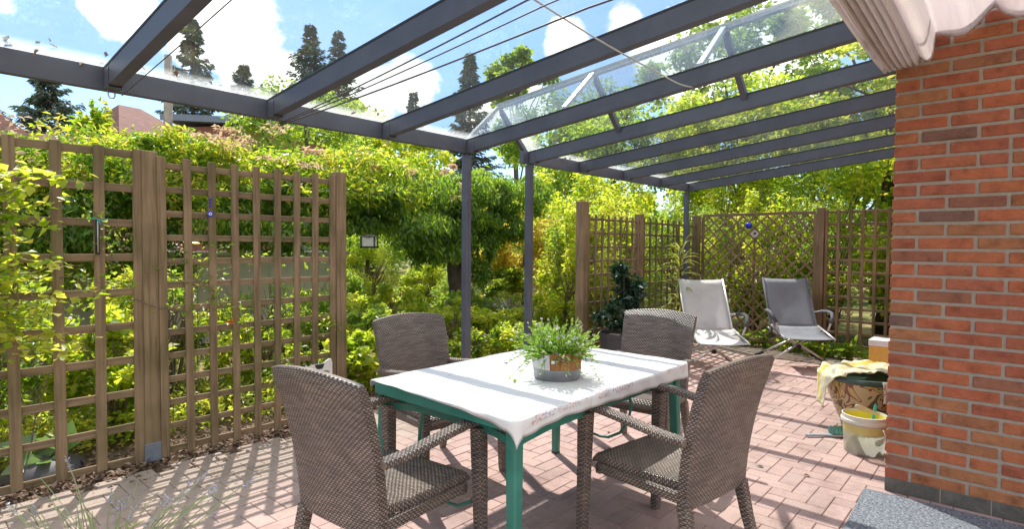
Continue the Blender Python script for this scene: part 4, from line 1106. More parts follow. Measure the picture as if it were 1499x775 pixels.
mb = MB(); mb.lathe([(a*BS, b) for a, b in prof_b[:4]], 48); mb.build('green_base', plain('green_glaze', (.06, .14, .10), .25, 0, .3, 12), t, smooth=True, auto=40)
mb = MB(); mb.lathe([(a*BS, b) for a, b in [(.345, .385), (.362, .392), (.372, .408), (.368, .425), (.35, .430), (.33, .422), (.322, .40), (.31, .36), (.0, .33)]], 48); mb.build('rim', plain('dark_green_glaze', (.045, .085, .07), .15, 0, .3, 12), t, smooth=True)
# towel draped over bowl
def towelmat():
    m, nt, out = newmat('yellow_and_cream_towel')
    b = nt.nodes.new('ShaderNodeBsdfPrincipled'); b.inputs['Roughness'].default_value = .9; b.inputs['Specular IOR Level'].default_value = .1
    tc = N(nt, 'ShaderNodeTexCoord'); sx = N(nt, 'ShaderNodeSeparateXYZ'); L(nt, tc.outputs['UV'], sx.inputs[0])
    nz = N(nt, 'ShaderNodeTexNoise', Scale=4., Detail=3.); L(nt, tc.outputs['UV'], nz.inputs['Vector'])
    a = N(nt, 'ShaderNodeMath', operation='MULTIPLY_ADD'); a.inputs[1].default_value = .5; L(nt, nz.outputs[0], a.inputs[0]); L(nt, sx.outputs[1], a.inputs[2])
    r = ramp(nt, [(0, (.82, .78, .60)), (.36, (.84, .80, .62)), (.42, (.80, .62, .12)), (.55, (.82, .66, .18)), (.6, (.84, .8, .62)), (.75, (.84, .8, .6)), (.8, (.8, .64, .16)), (.9, (.84, .8, .6))])
    L(nt, a.outputs[0], r.inputs[0]); L(nt, r.outputs[0], b.inputs['Base Color'])
    tr = N(nt, 'ShaderNodeBsdfTranslucent'); tr.inputs[0].default_value = (.8, .72, .35, 1)
    mi = N(nt, 'ShaderNodeMixShader'); mi.inputs[0].default_value = .25; L(nt, b.outputs[0], mi.inputs[1]); L(nt, tr.outputs[0], mi.inputs[2]); L(nt, mi.outputs[0], out.inputs[0])
    return m
mb = MB(); NT = 60
fl = Vector((-.6626, .749, 0))   # to the picture's left
fd = Vector((-.749, -.6626, 0))  # to the camera
for i in range(NT+1):
    for j in range(NT+1):
        u = -.26+i/NT*.80      # leftwards
        v = -.22+j/NT*.37+.04*math.sin(u*9)      # towards camera
        v *= (1 if u < .2 else 1-.62*min(1, (u-.2)/.2))
        if u > .2: v += .04*(u-.2)/.25
        d_ = math.hypot(u, v); wr = (.008*math.sin(v*62+u*17+2*math.sin(u*11))+.006*math.sin(u*41-v*33)+.004*math.sin(u*90+v*47))*(1 if u < .34 else .4)
        RB = .368*BS
        if d_ < RB: p = fl*u+fd*v; z = .440+wr*.9+.012*math.cos(d_*4)+max(0, .03-abs(d_-.25)*.1)
        else:
            over = d_-RB; k_ = min(over, .03)
            dirv = (fl*u+fd*v)/d_
            p = dirv*(RB+k_+over*.12+wr*.5); z = .440-max(0, over-.015)*1.02+wr*.3
        mb.v.append((BX+p.x, BY+p.y, z))
for i in range(NT):
    for j in range(NT):
        a = i*(NT+1)+j; mb.face([a, a+NT+1, a+NT+2, a+1], [(i/NT, j/NT), ((i+1)/NT, j/NT), ((i+1)/NT, (j+1)/NT), (i/NT, (j+1)/NT)])
o = mb.build('towel', towelmat(), smooth=True); tag(o, 'cream and yellow cloth draped crumpled over the glazed planter', 'towel'); sm = o.modifiers.new('s', 'SOLIDIFY'); sm.thickness = .006; sm.offset = 1
# printed bag hanging over the rim
def bagmat():
    m, nt, out = newmat('printed_paper_bag')
    b = principled(nt, out, Roughness=.6)
    tc = N(nt, 'ShaderNodeTexCoord'); n1 = N(nt, 'ShaderNodeTexNoise', Scale=22., Detail=3.); L(nt, tc.outputs['Object'], n1.inputs['Vector'])
    r = ramp(nt, [(0, (.72, .66, .58)), (.58, (.72, .66, .58)), (.6, (.42, .28, .22)), (.66, (.7, .35, .2)), (.68, (.72, .66, .58))], 'CONSTANT'); L(nt, n1.outputs[0], r.inputs[0]); L(nt, r.outputs[0], b.inputs['Base Color'])
    return m
mb = MB(); cB = Vector((BX, BY, 0))
sx_ = []
for q in np.linspace(0, 1, 9):
    ring = []
    for k in np.linspace(-1, 1, 9):
        p = cB + fd*(.385*BS+.012*math.sin(k*5+q*4)-.01*q) + fl*(-.03+k*.085) + Z_*(.43-.155*q)
        ring.append(p)
    sx_.append(ring)
mb.loft(sx_, closed=False, cap=False); o = mb.build('printed_bag', bagmat(), smooth=True); tag(o, 'small crumpled off-white printed bag hanging from the planter rim', 'bag'); sm = o.modifiers.new('s', 'SOLIDIFY'); sm.thickness = .004
# bucket
def bucketmat():
    m, nt, out = newmat('milky_plastic')
    tr = N(nt, 'ShaderNodeBsdfTransparent'); tr.inputs[0].default_value = (.93, .92, .86, 1)
    tl = N(nt, 'ShaderNodeBsdfTranslucent'); tl.inputs[0].default_value = (.85, .84, .78, 1)
    pb = nt.nodes.new('ShaderNodeBsdfPrincipled'); pb.inputs['Base Color'].default_value = (.75, .74, .7, 1); pb.inputs['Roughness'].default_value = .3
    m1 = N(nt, 'ShaderNodeMixShader'); m1.inputs[0].default_value = .5; L(nt, tl.outputs[0], m1.inputs[1]); L(nt, pb.outputs[0], m1.inputs[2])
    m2 = N(nt, 'ShaderNodeMixShader'); m2.inputs[0].default_value = .5; L(nt, tr.outputs[0], m2.inputs[1]); L(nt, m1.outputs[0], m2.inputs[2])
    L(nt, m2.outputs[0], out.inputs[0]); return m
UX, UY = 4.50, .755
t = thing('plastic_bucket', 'milky plastic bucket with yellow rim in front of the glazed planter', 'bucket', (UX, UY, .0))
mb = MB(); mb.lathe([(0, .002), (.112, .002), (.118, .01), (.132, .215)], 40); mb.build('bucket_wall', bucketmat(), t, smooth=True, auto=40)
mb = MB(); mb.lathe([(.132, .215), (.142, .216), (.143, .235), (.135, .238), (.134, .262), (.137, .266), (.131, .268), (.128, .25), (.126, .2)], 40); mb.build('bucket_rim', plain('pale_rim', (.72, .70, .60), .35, 0, .08), t, smooth=True, auto=40)
mb = MB(); mb.lathe([(.121, .150), (.123, .17), (.126, .25)], 32); mb.build('liner', plain('yellow_liner', (.85, .72, .05), .5, 0, .1, 15), t, smooth=True)
mb = MB(); mb.lathe([(.0, .10), (.05, .098), (.09, .07), (.106, .03), (.104, .012), (0, .012)], 24); 
for i, v in enumerate(mb.v): mb.v[i] = (v[0]*(1+.1*math.sin(i)), v[1], v[2]*(1+.25*math.sin(i*1.7)))
mb.build('rag_heap', plain('olive_rags', (.16, .17, .12), .9, 0, .5, 30), t, smooth=True)
mb = MB(); P = []
mb.tube([(-.1415*math.cos(a)*1.0, -.143*math.sin(a)*.25-.13, .215-.11*math.sin(a)) for a in np.linspace(0, PI, 12)], .003, 6); mb.build('handle', M['white_paint'], t, smooth=True)
# tools leaning in bucket
def tool(nm, a, b, r, mat, label, cat, hole=False):
    mb = MB(); a = Vector(a); b = Vector(b)
    d = (b-a).normalized(); u = d.cross(Vector(fd)).normalized()
    secs = []
    for q, wz in ((0, .5), (.2, .8), (.5, 1.), (.8, 1.15), (.93, 1.0), (1, .4)):
        p = a.lerp(b, q); secs.append(rrect(p, u, d.cross(u), r*wz, r*.45*wz, r*.2))
    mb.loft(secs); return tag(mb.build(nm, mat, smooth=True, auto=60), label, cat)
cU = Vector((UX, UY, 0))
tool('scraper_handle', cU-fl*.10+Z_*.26, cU+fl*.055+Z_*.315+fd*-.02, .015, M['beige_plastic'], 'beige tool handle sticking out of the yellow rimmed bucket', 'tool')
tool('brush_handle', cU+Vector((.05, -.03, .12)), cU-fl*.075+Z_*.335, .009, M['teal'], 'teal tool handle leaning out of the bucket beside the wall', 'tool')
# hand brush on the ground
t = thing('hand_brush', 'hand brush with grey handle and mint green bristles on the pavers', 'brush', (4.70, 1.0, 0), 0)
mb = MB(); c0 = Vector((.03, -.05, 0)); 
mb.loft([rrect(Vector((0, 0, .014))+fl*x_, fd, Z_, w_, .008, .004) for x_, w_ in ((-.14, .02), (-.13, .026), (-.0, .026), (.03, .014), (.12, .011), (.17, .013), (.185, .008))])
mb.build('brush_body', M['grey_plastic'], t, smooth=True, auto=50)
rs = np.random.RandomState(8); P = []; D = []
for k in range(900):
    p = fl*rs.uniform(-.13, .0)+fd*rs.uniform(-.025, .02)*-1+Z_*.02; P.append(tuple(p)); D.append(tuple(Z_*1.3-fd*.5))
leaves('bristles', P, .055, .07, plain('mint_bristle', (.25, .55, .45), .6), t, 9, 0, -.5, .2, dirs=np.array(D))
t = thing('storage_box', 'small yellow box with pale lid standing behind the brick corner', 'box', (7.62, 1.06, 0))
mb = MB(); mb.box((0, 0, .15), (.3, .34, .30)); mb.build('box_body', plain('yellow_foam_board', (.72, .42, .09), .8, 0, .12, 30, .3, 80), t, bevel=.006)
mb = MB(); mb.box((0, 0, .335), (.31, .35, .07)); mb.build('lid', M['white_paint'], t, bevel=.006)

# ------------------------------------------------------------------ small ornaments
t = thing('cow_figure', 'flat white cow figure with black patches at the foot of the trellis end post', 'ornament', (2.28, 4.10, .36))
cow = [(-.05, .02), (-.06, .06), (-.04, .10), (-.02, .085), (.02, .095), (.10, .095), (.15, .12), (.175, .125), (.185, .09), (.185, -.02), (.165, -.02), (.16, .03), (.12, .035), (.05, .03), (.045, -.02), (.025, -.02), (.02, .02)]
mb = MB(); mb.extrude([(x, 0, z) for x, z in cow], (0, 1, 0), .012); mb.build('body', M['white_paint'], t)
mb = MB(); mb.extrude([(x, -.003, z) for x, z in [(.03, .092), (.045, .062), (.07, .052), (.10, .058), (.115, .092)]], (0, 1, 0), .004); mb.build('black_patch', M['black'], t); mb = MB(); mb.extrude([(x, -.003, z) for x, z in [(-.055, .055), (-.04, .09), (-.03, .06), (-.045, .04)]], (0, 1, 0), .004); mb.build('black_patch', M['black'], t)
t = thing('glass_charm', 'blue beaded charm with an eye disc hanging from the trellis', 'ornament', (1.554, 4.115, 1.60))
mb = MB(); mb.tube([(0, 0, .12), (0, -.002, .03)], .002, 5); mb.build('cord', M['wire'], t)
for z, r in ((.10, .009), (.078, .008), (.055, .009)):
    mb = MB(); mb.lathe([(0, -r), (r*.8, -r*.6), (r, 0), (r*.8, r*.6), (0, r)], 10, (0, -.003, z)); mb.build('bead', M['blue_glass'], t, smooth=True)
def disc(y, r, th, mat, nm):
    mb = MB(); mb.loft([[(r*s*math.cos(a), yy, r*s*math.sin(a)) for a in np.linspace(0, 2*PI, 17)[:-1]] for yy, s in ((y, .85), (y-th*.3, 1), (y-th*.7, 1), (y-th, .8))]); return mb.build(nm, mat, t, smooth=True, auto=50)
disc(0, .02, .006, M['blue_glass'], 'eye_disc'); disc(-.0065, .011, .002, M['white_paint'], 'eye_white'); disc(-.009, .005, .001, M['black'], 'pupil')
t = thing('garden_thermometer', 'slim dark hanging rod tied with green twine to the left trellis', 'ornament', (.922, 4.14, 1.33))
mb = MB(); mb.tube([(0, 0, 0), (0, 0, .21)], .011, 8); mb.build('rod', M['black'], t, smooth=True)
mb = MB(); mb.tube([(.0, -.014, .01), (0, -.014, .2)], .0035, 6); mb.build('glass_tube', M['metal_pale'], t, smooth=True)
mb = MB(); mb.tube([(-.05, .0, .205), (-.02, -.014, .215), (.0, -.014, .21), (.03, -.012, .2), (.055, 0, .215)], .004, 5); mb.tube([(.0, -.014, .21), (.015, -.012, .18)], .003, 5); mb.build('twine', M['teal'], t)
for (x, z, r, lb) in ((1.345, 1.437, .042, 'round yellow glass disc on the trellis beside the sleeved post'), (1.50, 1.402, .028, 'smaller yellow glass disc in the trellis right of the larger one')):
    t = thing('yellow_disc', lb, 'ornament', (x, 4.22, z), 0, 'yellow discs in the trellis')
    mb = MB(); mb.loft([[(r*s*math.cos(a), yy+r*s*math.sin(a)*.9, r*s*math.sin(a)*.35) for a in np.linspace(0, 2*PI, 17)[:-1]] for yy, s in ((.0, .9), (.003, 1), (.006, .9))]); mb.build('glass', M['yellow_glass'], t, smooth=True)
    mb = MB(); mb.tube([(0, .005, 0), (0.01, .01, -.5), (0, .0, -1.3)], .003, 5); mb.build('stick', M['wire'], t)
t = thing('blue_ball', 'shiny blue glass ball hung on the diagonal lattice', 'ornament', (8.10, 2.80, 1.70))
mb = MB(); mb.lathe([(.045*math.sin(a), .045*math.cos(a)) for a in np.linspace(.001, PI-.001, 13)], 20); mb.build('ball', M['blue_glass'], t, smooth=True)
mb = MB(); mb.tube([(0, 0, .044), (.03, 0, .09), (.08, 0, .1)], .002, 5); mb.build('hook', M['wire'], t)
t = thing('bird_house', 'small white bird house behind the diagonal lattice below the blue ball', 'bird house', (8.32, 2.80, 1.54), rad(10))
mb = MB(); mb.extrude([(0, -.05, 0), (0, .05, 0), (0, .05, .09), (0, 0, .14), (0, -.05, .09)], (1, 0, 0), .09); mb.build('house_body', M['white_paint'], t)
mb = MB(); mb.tube([(-.004, -.01, .055), (.003, -.01, .055)], .017, 12); mb.build('entrance_hole', M['black'], t)
mb = MB(); mb.box((.045, .0, -.77), (.025, .025, 1.54)); mb.build('pole', M['wood_v'], t)
# hanging lantern under the wisteria
t = thing('hanging_lantern', 'dark square lantern with pale glass hanging below the wisteria', 'lantern', (3.80, 5.53, 1.36), rad(40))
mb = MB(); mb.box((0, 0, .01), (.17, .17, .02)); mb.lathe([(.115, .125), (.10, .135), (.03, .15), (.012, .155)], 4); mb.tube([(0, 0, .18), (0, 0, .65)], .004, 5)
for a, b in ((1, 1), (-1, 1), (1, -1), (-1, -1)): mb.box((a*.075, b*.075, .07), (.012, .012, .11))
mb.build('frame', plain('dull_black_iron', (.02, .02, .02), .9, spec=.1), t)
mb = MB(); mb.box((0, 0, .07), (.13, .13, .10)); mb.build('glass', plain('pale_glass', (.45, .45, .40), .3), t)
# ------------------------------------------------------------------ potted plants
def pot(t, r, h, mat):
    mb = MB(); mb.lathe([(0, 0), (r*.78, 0), (r*.8, .01), (r*.97, h*.9), (r, h*.91), (r*1.02, h), (r*.95, h), (r*.92, h*.9)], 32); mb.build('pot', mat, t, smooth=True, auto=40)
    mb = MB(); mb.lathe([(0, h*.92), (r*.93, h*.9)], 24); mb.build('soil', M['soil'], t, smooth=True)
t = thing('potted_camellia', 'dark glossy leaved camellia in a large dark pot by the far trellis', 'potted plant', (5.42, 3.17, 0))
pot(t, .27, .47, M['pot_dark'])
rs = np.random.RandomState(21)
P = np.concatenate([cloud(rs, 420, (0, 0, .68), (.25, .25, .2), 9, .4), cloud(rs, 420, (-.02, 0, .92), (.24, .22, .2), 9, .4), cloud(rs, 260, (0.02, 0, 1.12), (.16, .15, .18), 6, .4), cloud(rs, 60, (-.16, .2, .6), (.14, .14, .1), 3, .5)])
leaves('foliage', P, .078, .52, M['lf_camellia'], t, 22, .35, .3)
mb = MB()
for k in range(7):
    a = k*.9; mb.tube([(.02*math.cos(a), .02*math.sin(a), .42), (.06*math.cos(a), .06*math.sin(a), .7), (.12*math.cos(a), .12*math.sin(a), .95+.06*k-.1)], [.01, .007, .003], 6)
mb.build('stem', M['bark'], t)
def strap(t, n, ln, w_, mat, z0, seed, rise=.9, name='foliage', up0_=.7):
    rs = np.random.RandomState(seed); mb = MB()
    for k in range(n):
        a = rs.uniform(0, 2*PI); l = ln*rs.uniform(.6, 1.1); el = rs.uniform(.35, 1.4); zz = z0+rs.uniform(0, 1)*rise
        d = Vector((math.cos(a), math.sin(a), 0)); s = Vector((-math.sin(a), math.cos(a), 0)); secs = []
        for q in np.linspace(0, 1, 7):
            p = Vector((0, 0, zz))+d*(l*math.cos(el)*q+.02)+Z_*(l*math.sin(el)*q*(1-.0)-l*.55*q*q)
            ww = w_*(.5+1.2*q*(1-q)*2)*(1-q**4)+.0008
            secs.append([p-s*ww, p-Z_*ww*.35, p+s*ww])
        mb.loft(secs, closed=False, cap=False)
    o = mb.build(name, mat, t); return o
t = thing('potted_dracaena', 'tall plant with yellow striped strap leaves in a pot behind the light lounger', 'potted plant', (6.72, 3.15, 0))
pot(t, .17, .38, M['pot_dark'])
strap(t, 90, .42, .011, M['lf_striped'], .45, 31, .95)
mb = MB(); mb.tube([(0, 0, .34), (.01, .01, .9), (0, .02, 1.4)], [.018, .015, .01], 8); mb.build('stem', M['twig'], t, smooth=True)
# lavender leaning into the picture
t = thing('lavender_plant', 'lavender with pale stems and lilac flower spikes at the lower left corner', 'plant', (.50, 2.30, 0))
pot(t, .16, .2, plain('terracotta', (.45, .2, .11), .8, 0, .2, 12))
rs = np.random.RandomState(41); mb = MB(); PL = []; DL = []; FP = []; FD = []
right = Vector((.6626, -.749, 0))
for k in range(46):
    sp_ = rs.uniform(-.30, .42) if k > 9 else [.36, .42, .30, -.12, .05, .2, .47, .25, -.02, .12][k]
    ln = rs.uniform(.12, .27) if k > 9 else [.34, .27, .30, .40, .24, .22, .25, .24, .2, .2][k]
    s0 = Vector((rs.uniform(-.06, .06), rs.uniform(-.06, .06), .18))
    tip = s0 + right*sp_*1.0 + fw0*rs.uniform(-.1, .1) + Z_*(.20+ln*.75)
    mid = s0.lerp(tip, .5)+Z_*.05; pts = []
    for q in np.linspace(0, 1, 8): pts.append(s0*(1-q)**2+mid*2*q*(1-q)+tip*q*q)
    mb.tube(pts, [.0016]*7+[.001], 4)
    dd = (pts[-1]-pts[-2]).normalized()
    if k < 10 or rs.rand() < .2:
        for i in range(26):
            u_ = rs.uniform(0, .05); FP.append(tuple(pts[-1]-dd*u_+Vector(rdirs(rs, 1)[0])*.004)); FD.append(tuple(dd*.8+Vector(rdirs(rs, 1)[0])*.9))
    for i in range(9):
        q = rs.uniform(0, .55)*7; i0 = int(q); PL.append(tuple(pts[i0].lerp(pts[i0+1], q-i0))); DL.append(tuple(dd+Vector(rdirs(rs, 1)[0])*.6))
leaves('foliage', PL, .045, .1, M['lf_lav'], t, 42, .3, 0, dirs=np.array(DL))
leaves('flower_spike', FP, .009, .55, leafmat('lavender_bloom', [(.35, .3, .5), (.5, .48, .5), (.4, .42, .28)], [(.4, .35, .6)], .3), t, 43, .2, 0, dirs=np.array(FD), kind='stuff')
mb.build('stem', M['lf_lav'], t)

exec_garden = True
# ------------------------------------------------------------------ garden
HB_, HM_ = M['lf_bright'], M['lf_mid']
# leaf litter on the soil bed (uncountable)
rs = np.random.RandomState(50)
n = 5200; P = np.stack([rs.uniform(-.9, 3.6, n), 4.08+np.abs(rs.normal(size=n))*.28-.06*rs.rand(n), rs.uniform(-.022, .0, n)], 1)
P2 = np.stack([rs.uniform(-.9, 2.7, 260), rs.uniform(3.8, 4.05, 260), np.full(260, .004)], 1)
P3 = np.stack([rs.uniform(8.2, 8.7, 900), rs.uniform(.4, 3.6, 900), rs.uniform(-.02, .005, 900)], 1)
P4 = np.stack([rs.uniform(-1, 8, 110), rs.uniform(-.5, 3.9, 110), np.full(110, .004)], 1)
xg = rs.uniform(-1, 7.4, 120); yg = 3.4-np.abs(rs.normal(size=120))*.12; P5 = np.stack([xg, yg, 2.15+.102*(3.4-yg)+.116], 1)
P5 = P5[(P5[:, 0] < 3.25) | (P5[:, 0] > 4.1)]
P4 = P4[~((P4[:, 0] > 3.8) & (P4[:, 1] < .65))]
P3 = np.concatenate([P3, P4, P5])
tag(leaves('leaf_litter', np.concatenate([P, P2, P3]), .034, .6, M['litter'], None, 51, 1.2, 0), 'dry brown leaf litter scattered over soil beds, paving and glass', 'leaf litter', kind='stuff')
# ground cover and meadow grass (uncountable)
n = 26000; X = rs.uniform(-6, 14, n); Y = 5.0+rs.uniform(0, 1, n)**1.4*14
tag(leaves('meadow_grass', np.stack([X, Y, np.full(n, -.06)], 1), .16, .07, M['lf_grass'], None, 52, 0, -1.6, .5), 'rough meadow grass between the shrubs', 'grass', kind='stuff')
n = 9000; X = rs.uniform(-2, 5, n); Y = 4.55+np.abs(rs.normal(size=n))*.5
tag(leaves('ground_cover', np.stack([X, Y, rs.uniform(0, .22, n)], 1), .05, .6, HB_, None, 53, .6, .0, .4), 'low leafy ground cover in the bed behind the left trellis', 'ground cover', kind='stuff')

# shrubs right behind the left trellis
grpL = 'shrubs behind the left trellis'
LS = [(-.6, 5.1, 1.7, .75, 'tall bright leaved shrub at the far left behind the trellis'), (.45, 5.3, 1.25, .65, 'yellow-green shrub behind the wide trellis squares'), (1.2, 5.0, .95, .45, 'low yellow-green shrub behind the sleeved trellis post'),
      (1.75, 5.6, 1.35, .6, 'yellow-green shrub behind the first fine trellis battens'), (2.35, 5.2, .8, .42, 'low leafy shrub behind the middle of the fine trellis'), (2.9, 5.9, 1.25, .6, 'yellow-green shrub behind the trellis end post'),
      (3.05, 4.75, .62, .36, 'low rose bush just right of the trellis end post'), (.1, 6.6, 1.6, .8, 'taller shrub deeper in the garden behind the wide trellis')]
for i, (x, y, h, r, lb) in enumerate(LS):
    shrub(lb, (x, y), h, r, int(3600*r*h*1.5)+700, [HB_, HM_, HB_, M['lf_hedge']][i % 4], [.055, .042, .066, .05][i % 4], [.58, .5, .7, .42][i % 4], group=grpL, clumps=22, cs=.26, stems=16, accents=[None, (60, .03, M['petal_lilac'], True), (70, .04, M['lf_pink'], False), None][i % 4])
# shrubs between trellis end and far trellis
grpM = 'low bushes between the two trellises'
MS = [(3.55, 5.0, .78, .42, 'rose bush with pale leaves behind the second wicker chair'), (3.5, 6.0, .85, .5, 'loose rose bush below the hanging lantern'), (4.25, 5.6, .62, .45, 'low bush left of the first canopy post'),
      (4.6, 4.75, .5, .36, 'small low bush beside the first canopy post'), (5.1, 5.6, .75, .45, 'leafy bush between the two canopy posts'), (5.9, 6.3, .9, .5, 'leafy bush right of the twisted trunk'),
      (5.2, 4.5, .55, .36, 'low bush right of the second canopy post'), (6.3, 5.2, .85, .48, 'bright bush left of the far trellis'), (7.3, 6.6, 1.05, .55, 'bright bush in front of the orange maple'),
      (5.0, 7.4, .7, .5, 'bush standing at the edge of the lawn'), (6.9, 7.4, .95, .5, 'loose bush right behind the twisted trunk'), (4.1, 7.2, .8, .5, 'loose bush at the lawn edge below the lantern'),
      (7.3, 8.6, 1.2, .6, 'bush in the gap between the twisted trunk and the maple'), (6.6, 6.0, .75, .42, 'pale flowering bush between maple and far trellis'), (5.6, 5.2, .6, .4, 'small airy bush between the second canopy post and the far trellis'),
      (5.6, 9.2, 1.2, .7, 'arching bush on the lawn left of the twisted trunk'), (7.0, 10.2, 1.5, .8, 'broad bush at the back of the lawn'), (4.9, 6.4, .9, .45, 'rose bush left of the twisted trunk'), (5.6, 7.2, .8, .4, 'loose bush at the foot of the twisted trunk')]
for i, (x, y, h, r, lb) in enumerate(MS):
    acc_ = (90, .03, M['petal_white'], True) if i in (5, 7, 8) else None
    shrub(lb, (x, y), h, r, int(4800*r*h*1.8)+700, [HM_, HB_, HB_, M['lf_hedge'], HB_][i % 5], [.05, .04, .058][i % 3], [.6, .45, .66][i % 3], group=grpM, clumps=18, cs=.28, accents=acc_, stems=14)
# wisteria: twisted trunk and a long canopy
t = thing('wisteria', 'big wisteria with twisted trunk and dense overhanging crown across the garden', 'climber', (6.15, 6.62, 0))
rs = np.random.RandomState(60)
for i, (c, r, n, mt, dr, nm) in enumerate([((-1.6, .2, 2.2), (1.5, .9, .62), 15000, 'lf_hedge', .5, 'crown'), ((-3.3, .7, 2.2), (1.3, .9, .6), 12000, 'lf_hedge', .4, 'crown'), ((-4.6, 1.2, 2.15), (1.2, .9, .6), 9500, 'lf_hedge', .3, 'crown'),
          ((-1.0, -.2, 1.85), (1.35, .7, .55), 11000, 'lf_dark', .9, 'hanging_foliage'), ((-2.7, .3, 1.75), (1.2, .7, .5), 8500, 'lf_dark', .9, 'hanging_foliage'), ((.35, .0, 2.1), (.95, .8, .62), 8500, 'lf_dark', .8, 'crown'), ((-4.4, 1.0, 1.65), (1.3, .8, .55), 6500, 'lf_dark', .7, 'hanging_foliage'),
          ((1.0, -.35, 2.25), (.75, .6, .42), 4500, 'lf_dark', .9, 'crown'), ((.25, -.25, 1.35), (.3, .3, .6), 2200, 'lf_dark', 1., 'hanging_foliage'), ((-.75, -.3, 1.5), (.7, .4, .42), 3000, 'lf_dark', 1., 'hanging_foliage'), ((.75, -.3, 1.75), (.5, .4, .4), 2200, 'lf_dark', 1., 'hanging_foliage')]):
    P = cloud(rs, n, c, r, 60, .27, .45); leaves(nm, P, .078, .36, M[mt], t, 61+i, .45, dr)
P = np.concatenate([cloud(rs, 500, (-2.3, -.4, 2.55), (1.7, .4, .25), 12, .12, .7), cloud(rs, 260, (-.8, -.6, 2.3), (.8, .3, .3), 6, .12, .7)])
leaves('young_shoots', P, .06, .35, M['lf_pink'], t, 70, .5, .2, kind='stuff')
mb = MB()
def twist(pts, r0, r1, n=8): 
    P = []; 
    for a, b in zip(pts[:-1], pts[1:]):
        for i in range(4): P.append(Vector(a).lerp(Vector(b), i/4)+Vector((.02*math.sin(i*2.1+a[2]*9), .02*math.cos(i*1.7+a[2]*7), 0)))
    P.append(Vector(pts[-1])); k = len(P); mb.tube(P, [r0+(r1-r0)*i/(k-1) for i in range(k)], n)
twist([(0, 0, -.05), (.04, 0, .5), (-.02, .03, 1.0), (-.08, 0, 1.5), (-.2, 0, 2.1)], .13, .07)
twist([(.08, .03, -.05), (.0, -.06, .5), (.07, .0, 1.0), (.02, .05, 1.5), (.1, 0, 2.2)], .09, .05)
twist([(-.02, 0, 1.05), (-.3, -.02, 1.3), (-.7, 0, 1.75), (-1.3, 0, 2.1), (-2.4, .2, 2.3)], .055, .03)
twist([(.0, 0, 1.3), (-.25, -.1, 1.55), (-.5, -.1, 2.0)], .035, .02)
mb.build('trunk', M['bark'], t, smooth=True)
# garden hedge trees left behind (bright, sunlit top)
grpH = 'bright hedge bushes behind the left trellis'
for i, (x, y, h, r, lb) in enumerate([(-.1, 8.2, 2.45, .9, 'sunlit hedge bush left of the pale trunk'), (1.0, 7.9, 2.72, .95, 'sunlit hedge bush with golden tips left of the wisteria'), (2.1, 8.0, 2.62, .95, 'sunlit hedge bush behind the pale trunk foot'), (-1.4, 7.2, 2.3, .9, 'loose hedge bush at the far left')]):
    shrub(lb, (x, y), h, r, 9000, M['lf_hedge'], .08, .45, name='hedge_bush', group=grpH, clumps=30, cs=.22, bot=.2, accents=(260, .06, M['lf_pink'], False))
# beech-like branch entering at the left in front of trellis
t = thing('leafy_branch_shrub', 'shrub with broad light green leaves reaching in front of the left trellis edge', 'shrub', (.22, 3.93, 0))
rs = np.random.RandomState(81); mb = MB(); PL = []
for k in range(48):
    a = rs.uniform(-1.3, .9); h0 = rs.uniform(.9, 1.95); ln = rs.uniform(.3, .75)
    s0 = Vector((-.1, .1, h0*.75)); e = Vector((-.1+ln*math.cos(a*.5)*1.05, .1-ln*.45*rs.uniform(-.3, 1), h0-.04))
    pts = [s0.lerp(e, q)+Z_*(.12*q-.22*q*q) for q in np.linspace(0, 1, 6)]
    mb.tube(pts, [.005, .004, .0035, .003, .002, .001], 5)
    for q in range(26):
        f_ = rs.uniform(.25, 1)*5; i0 = min(4, int(f_)); p = pts[i0].lerp(pts[i0+1], f_-i0); PL.append(tuple(p+Vector(rdirs(rs, 1)[0])*.035))
mb.tube([(-.1, .1, 0), (-.12, .1, .8), (-.1, .12, 1.7)], [.018, .014, .006], 7)
leaves('foliage', PL, .052, .78, M['lf_bright'], t, 82, .9, .15, fold=.1); mb.build('stem', M['twig'], t)
# climbing rose wandering over the trellis
t = thing('climbing_rose', 'thin climbing rose stems with small leaves woven through the left trellis', 'climber', (.95, 4.25, 0))
rs = np.random.RandomState(91); mb = MB(); PL = []
for pts in [[(-.35, .2, 0), (-.2, .1, .8), (-.1, 0, 1.0), (.35, -.1, 1.25), (.7, -.12, 1.4)], [(-.1, .1, .95), (.05, -.1, 1.3), (-.05, -.12, 1.6)], [(.2, .1, 0), (.3, .05, .7), (.5, -.1, 1.15), (1.0, .05, 1.3), (1.6, .04, 1.25)],
            [(.1, -.1, 1.05), (.45, -.16, .95), (.8, -.18, .98)], [(.3, -.1, 1.2), (.6, -.15, 1.1), (.75, -.18, .85)], [(1.3, .0, 0), (1.35, -.1, .5), (1.45, -.12, .8), (1.55, -.14, .75)], [(-.5, .1, .9), (-.2, -.1, 1.2), (.1, -.14, 1.15)],
            [(.9, .05, .2), (.95, -.1, .35), (1.1, -.14, .5), (1.0, -.14, .35)]]:
    P = [Vector(p) for p in pts]; Q = []
    for a, b in zip(P[:-1], P[1:]):
        for i in range(5): Q.append(a.lerp(b, i/5)+Vector((.01*math.sin(i*2), 0, .012*math.sin(i*1.7))))
    Q.append(P[-1]); mb.tube(Q, [.0045-.003*i/len(Q) for i in range(len(Q))], 5)
    for q in Q[len(Q)//3:]:
        for j in range(9): PL.append(tuple(q+Vector(rdirs(rs, 1)[0])*.055))
leaves('foliage', PL, .034, .6, M['lf_mid'], t, 92, .7, .1); mb.build('stem', M['twig'], t)
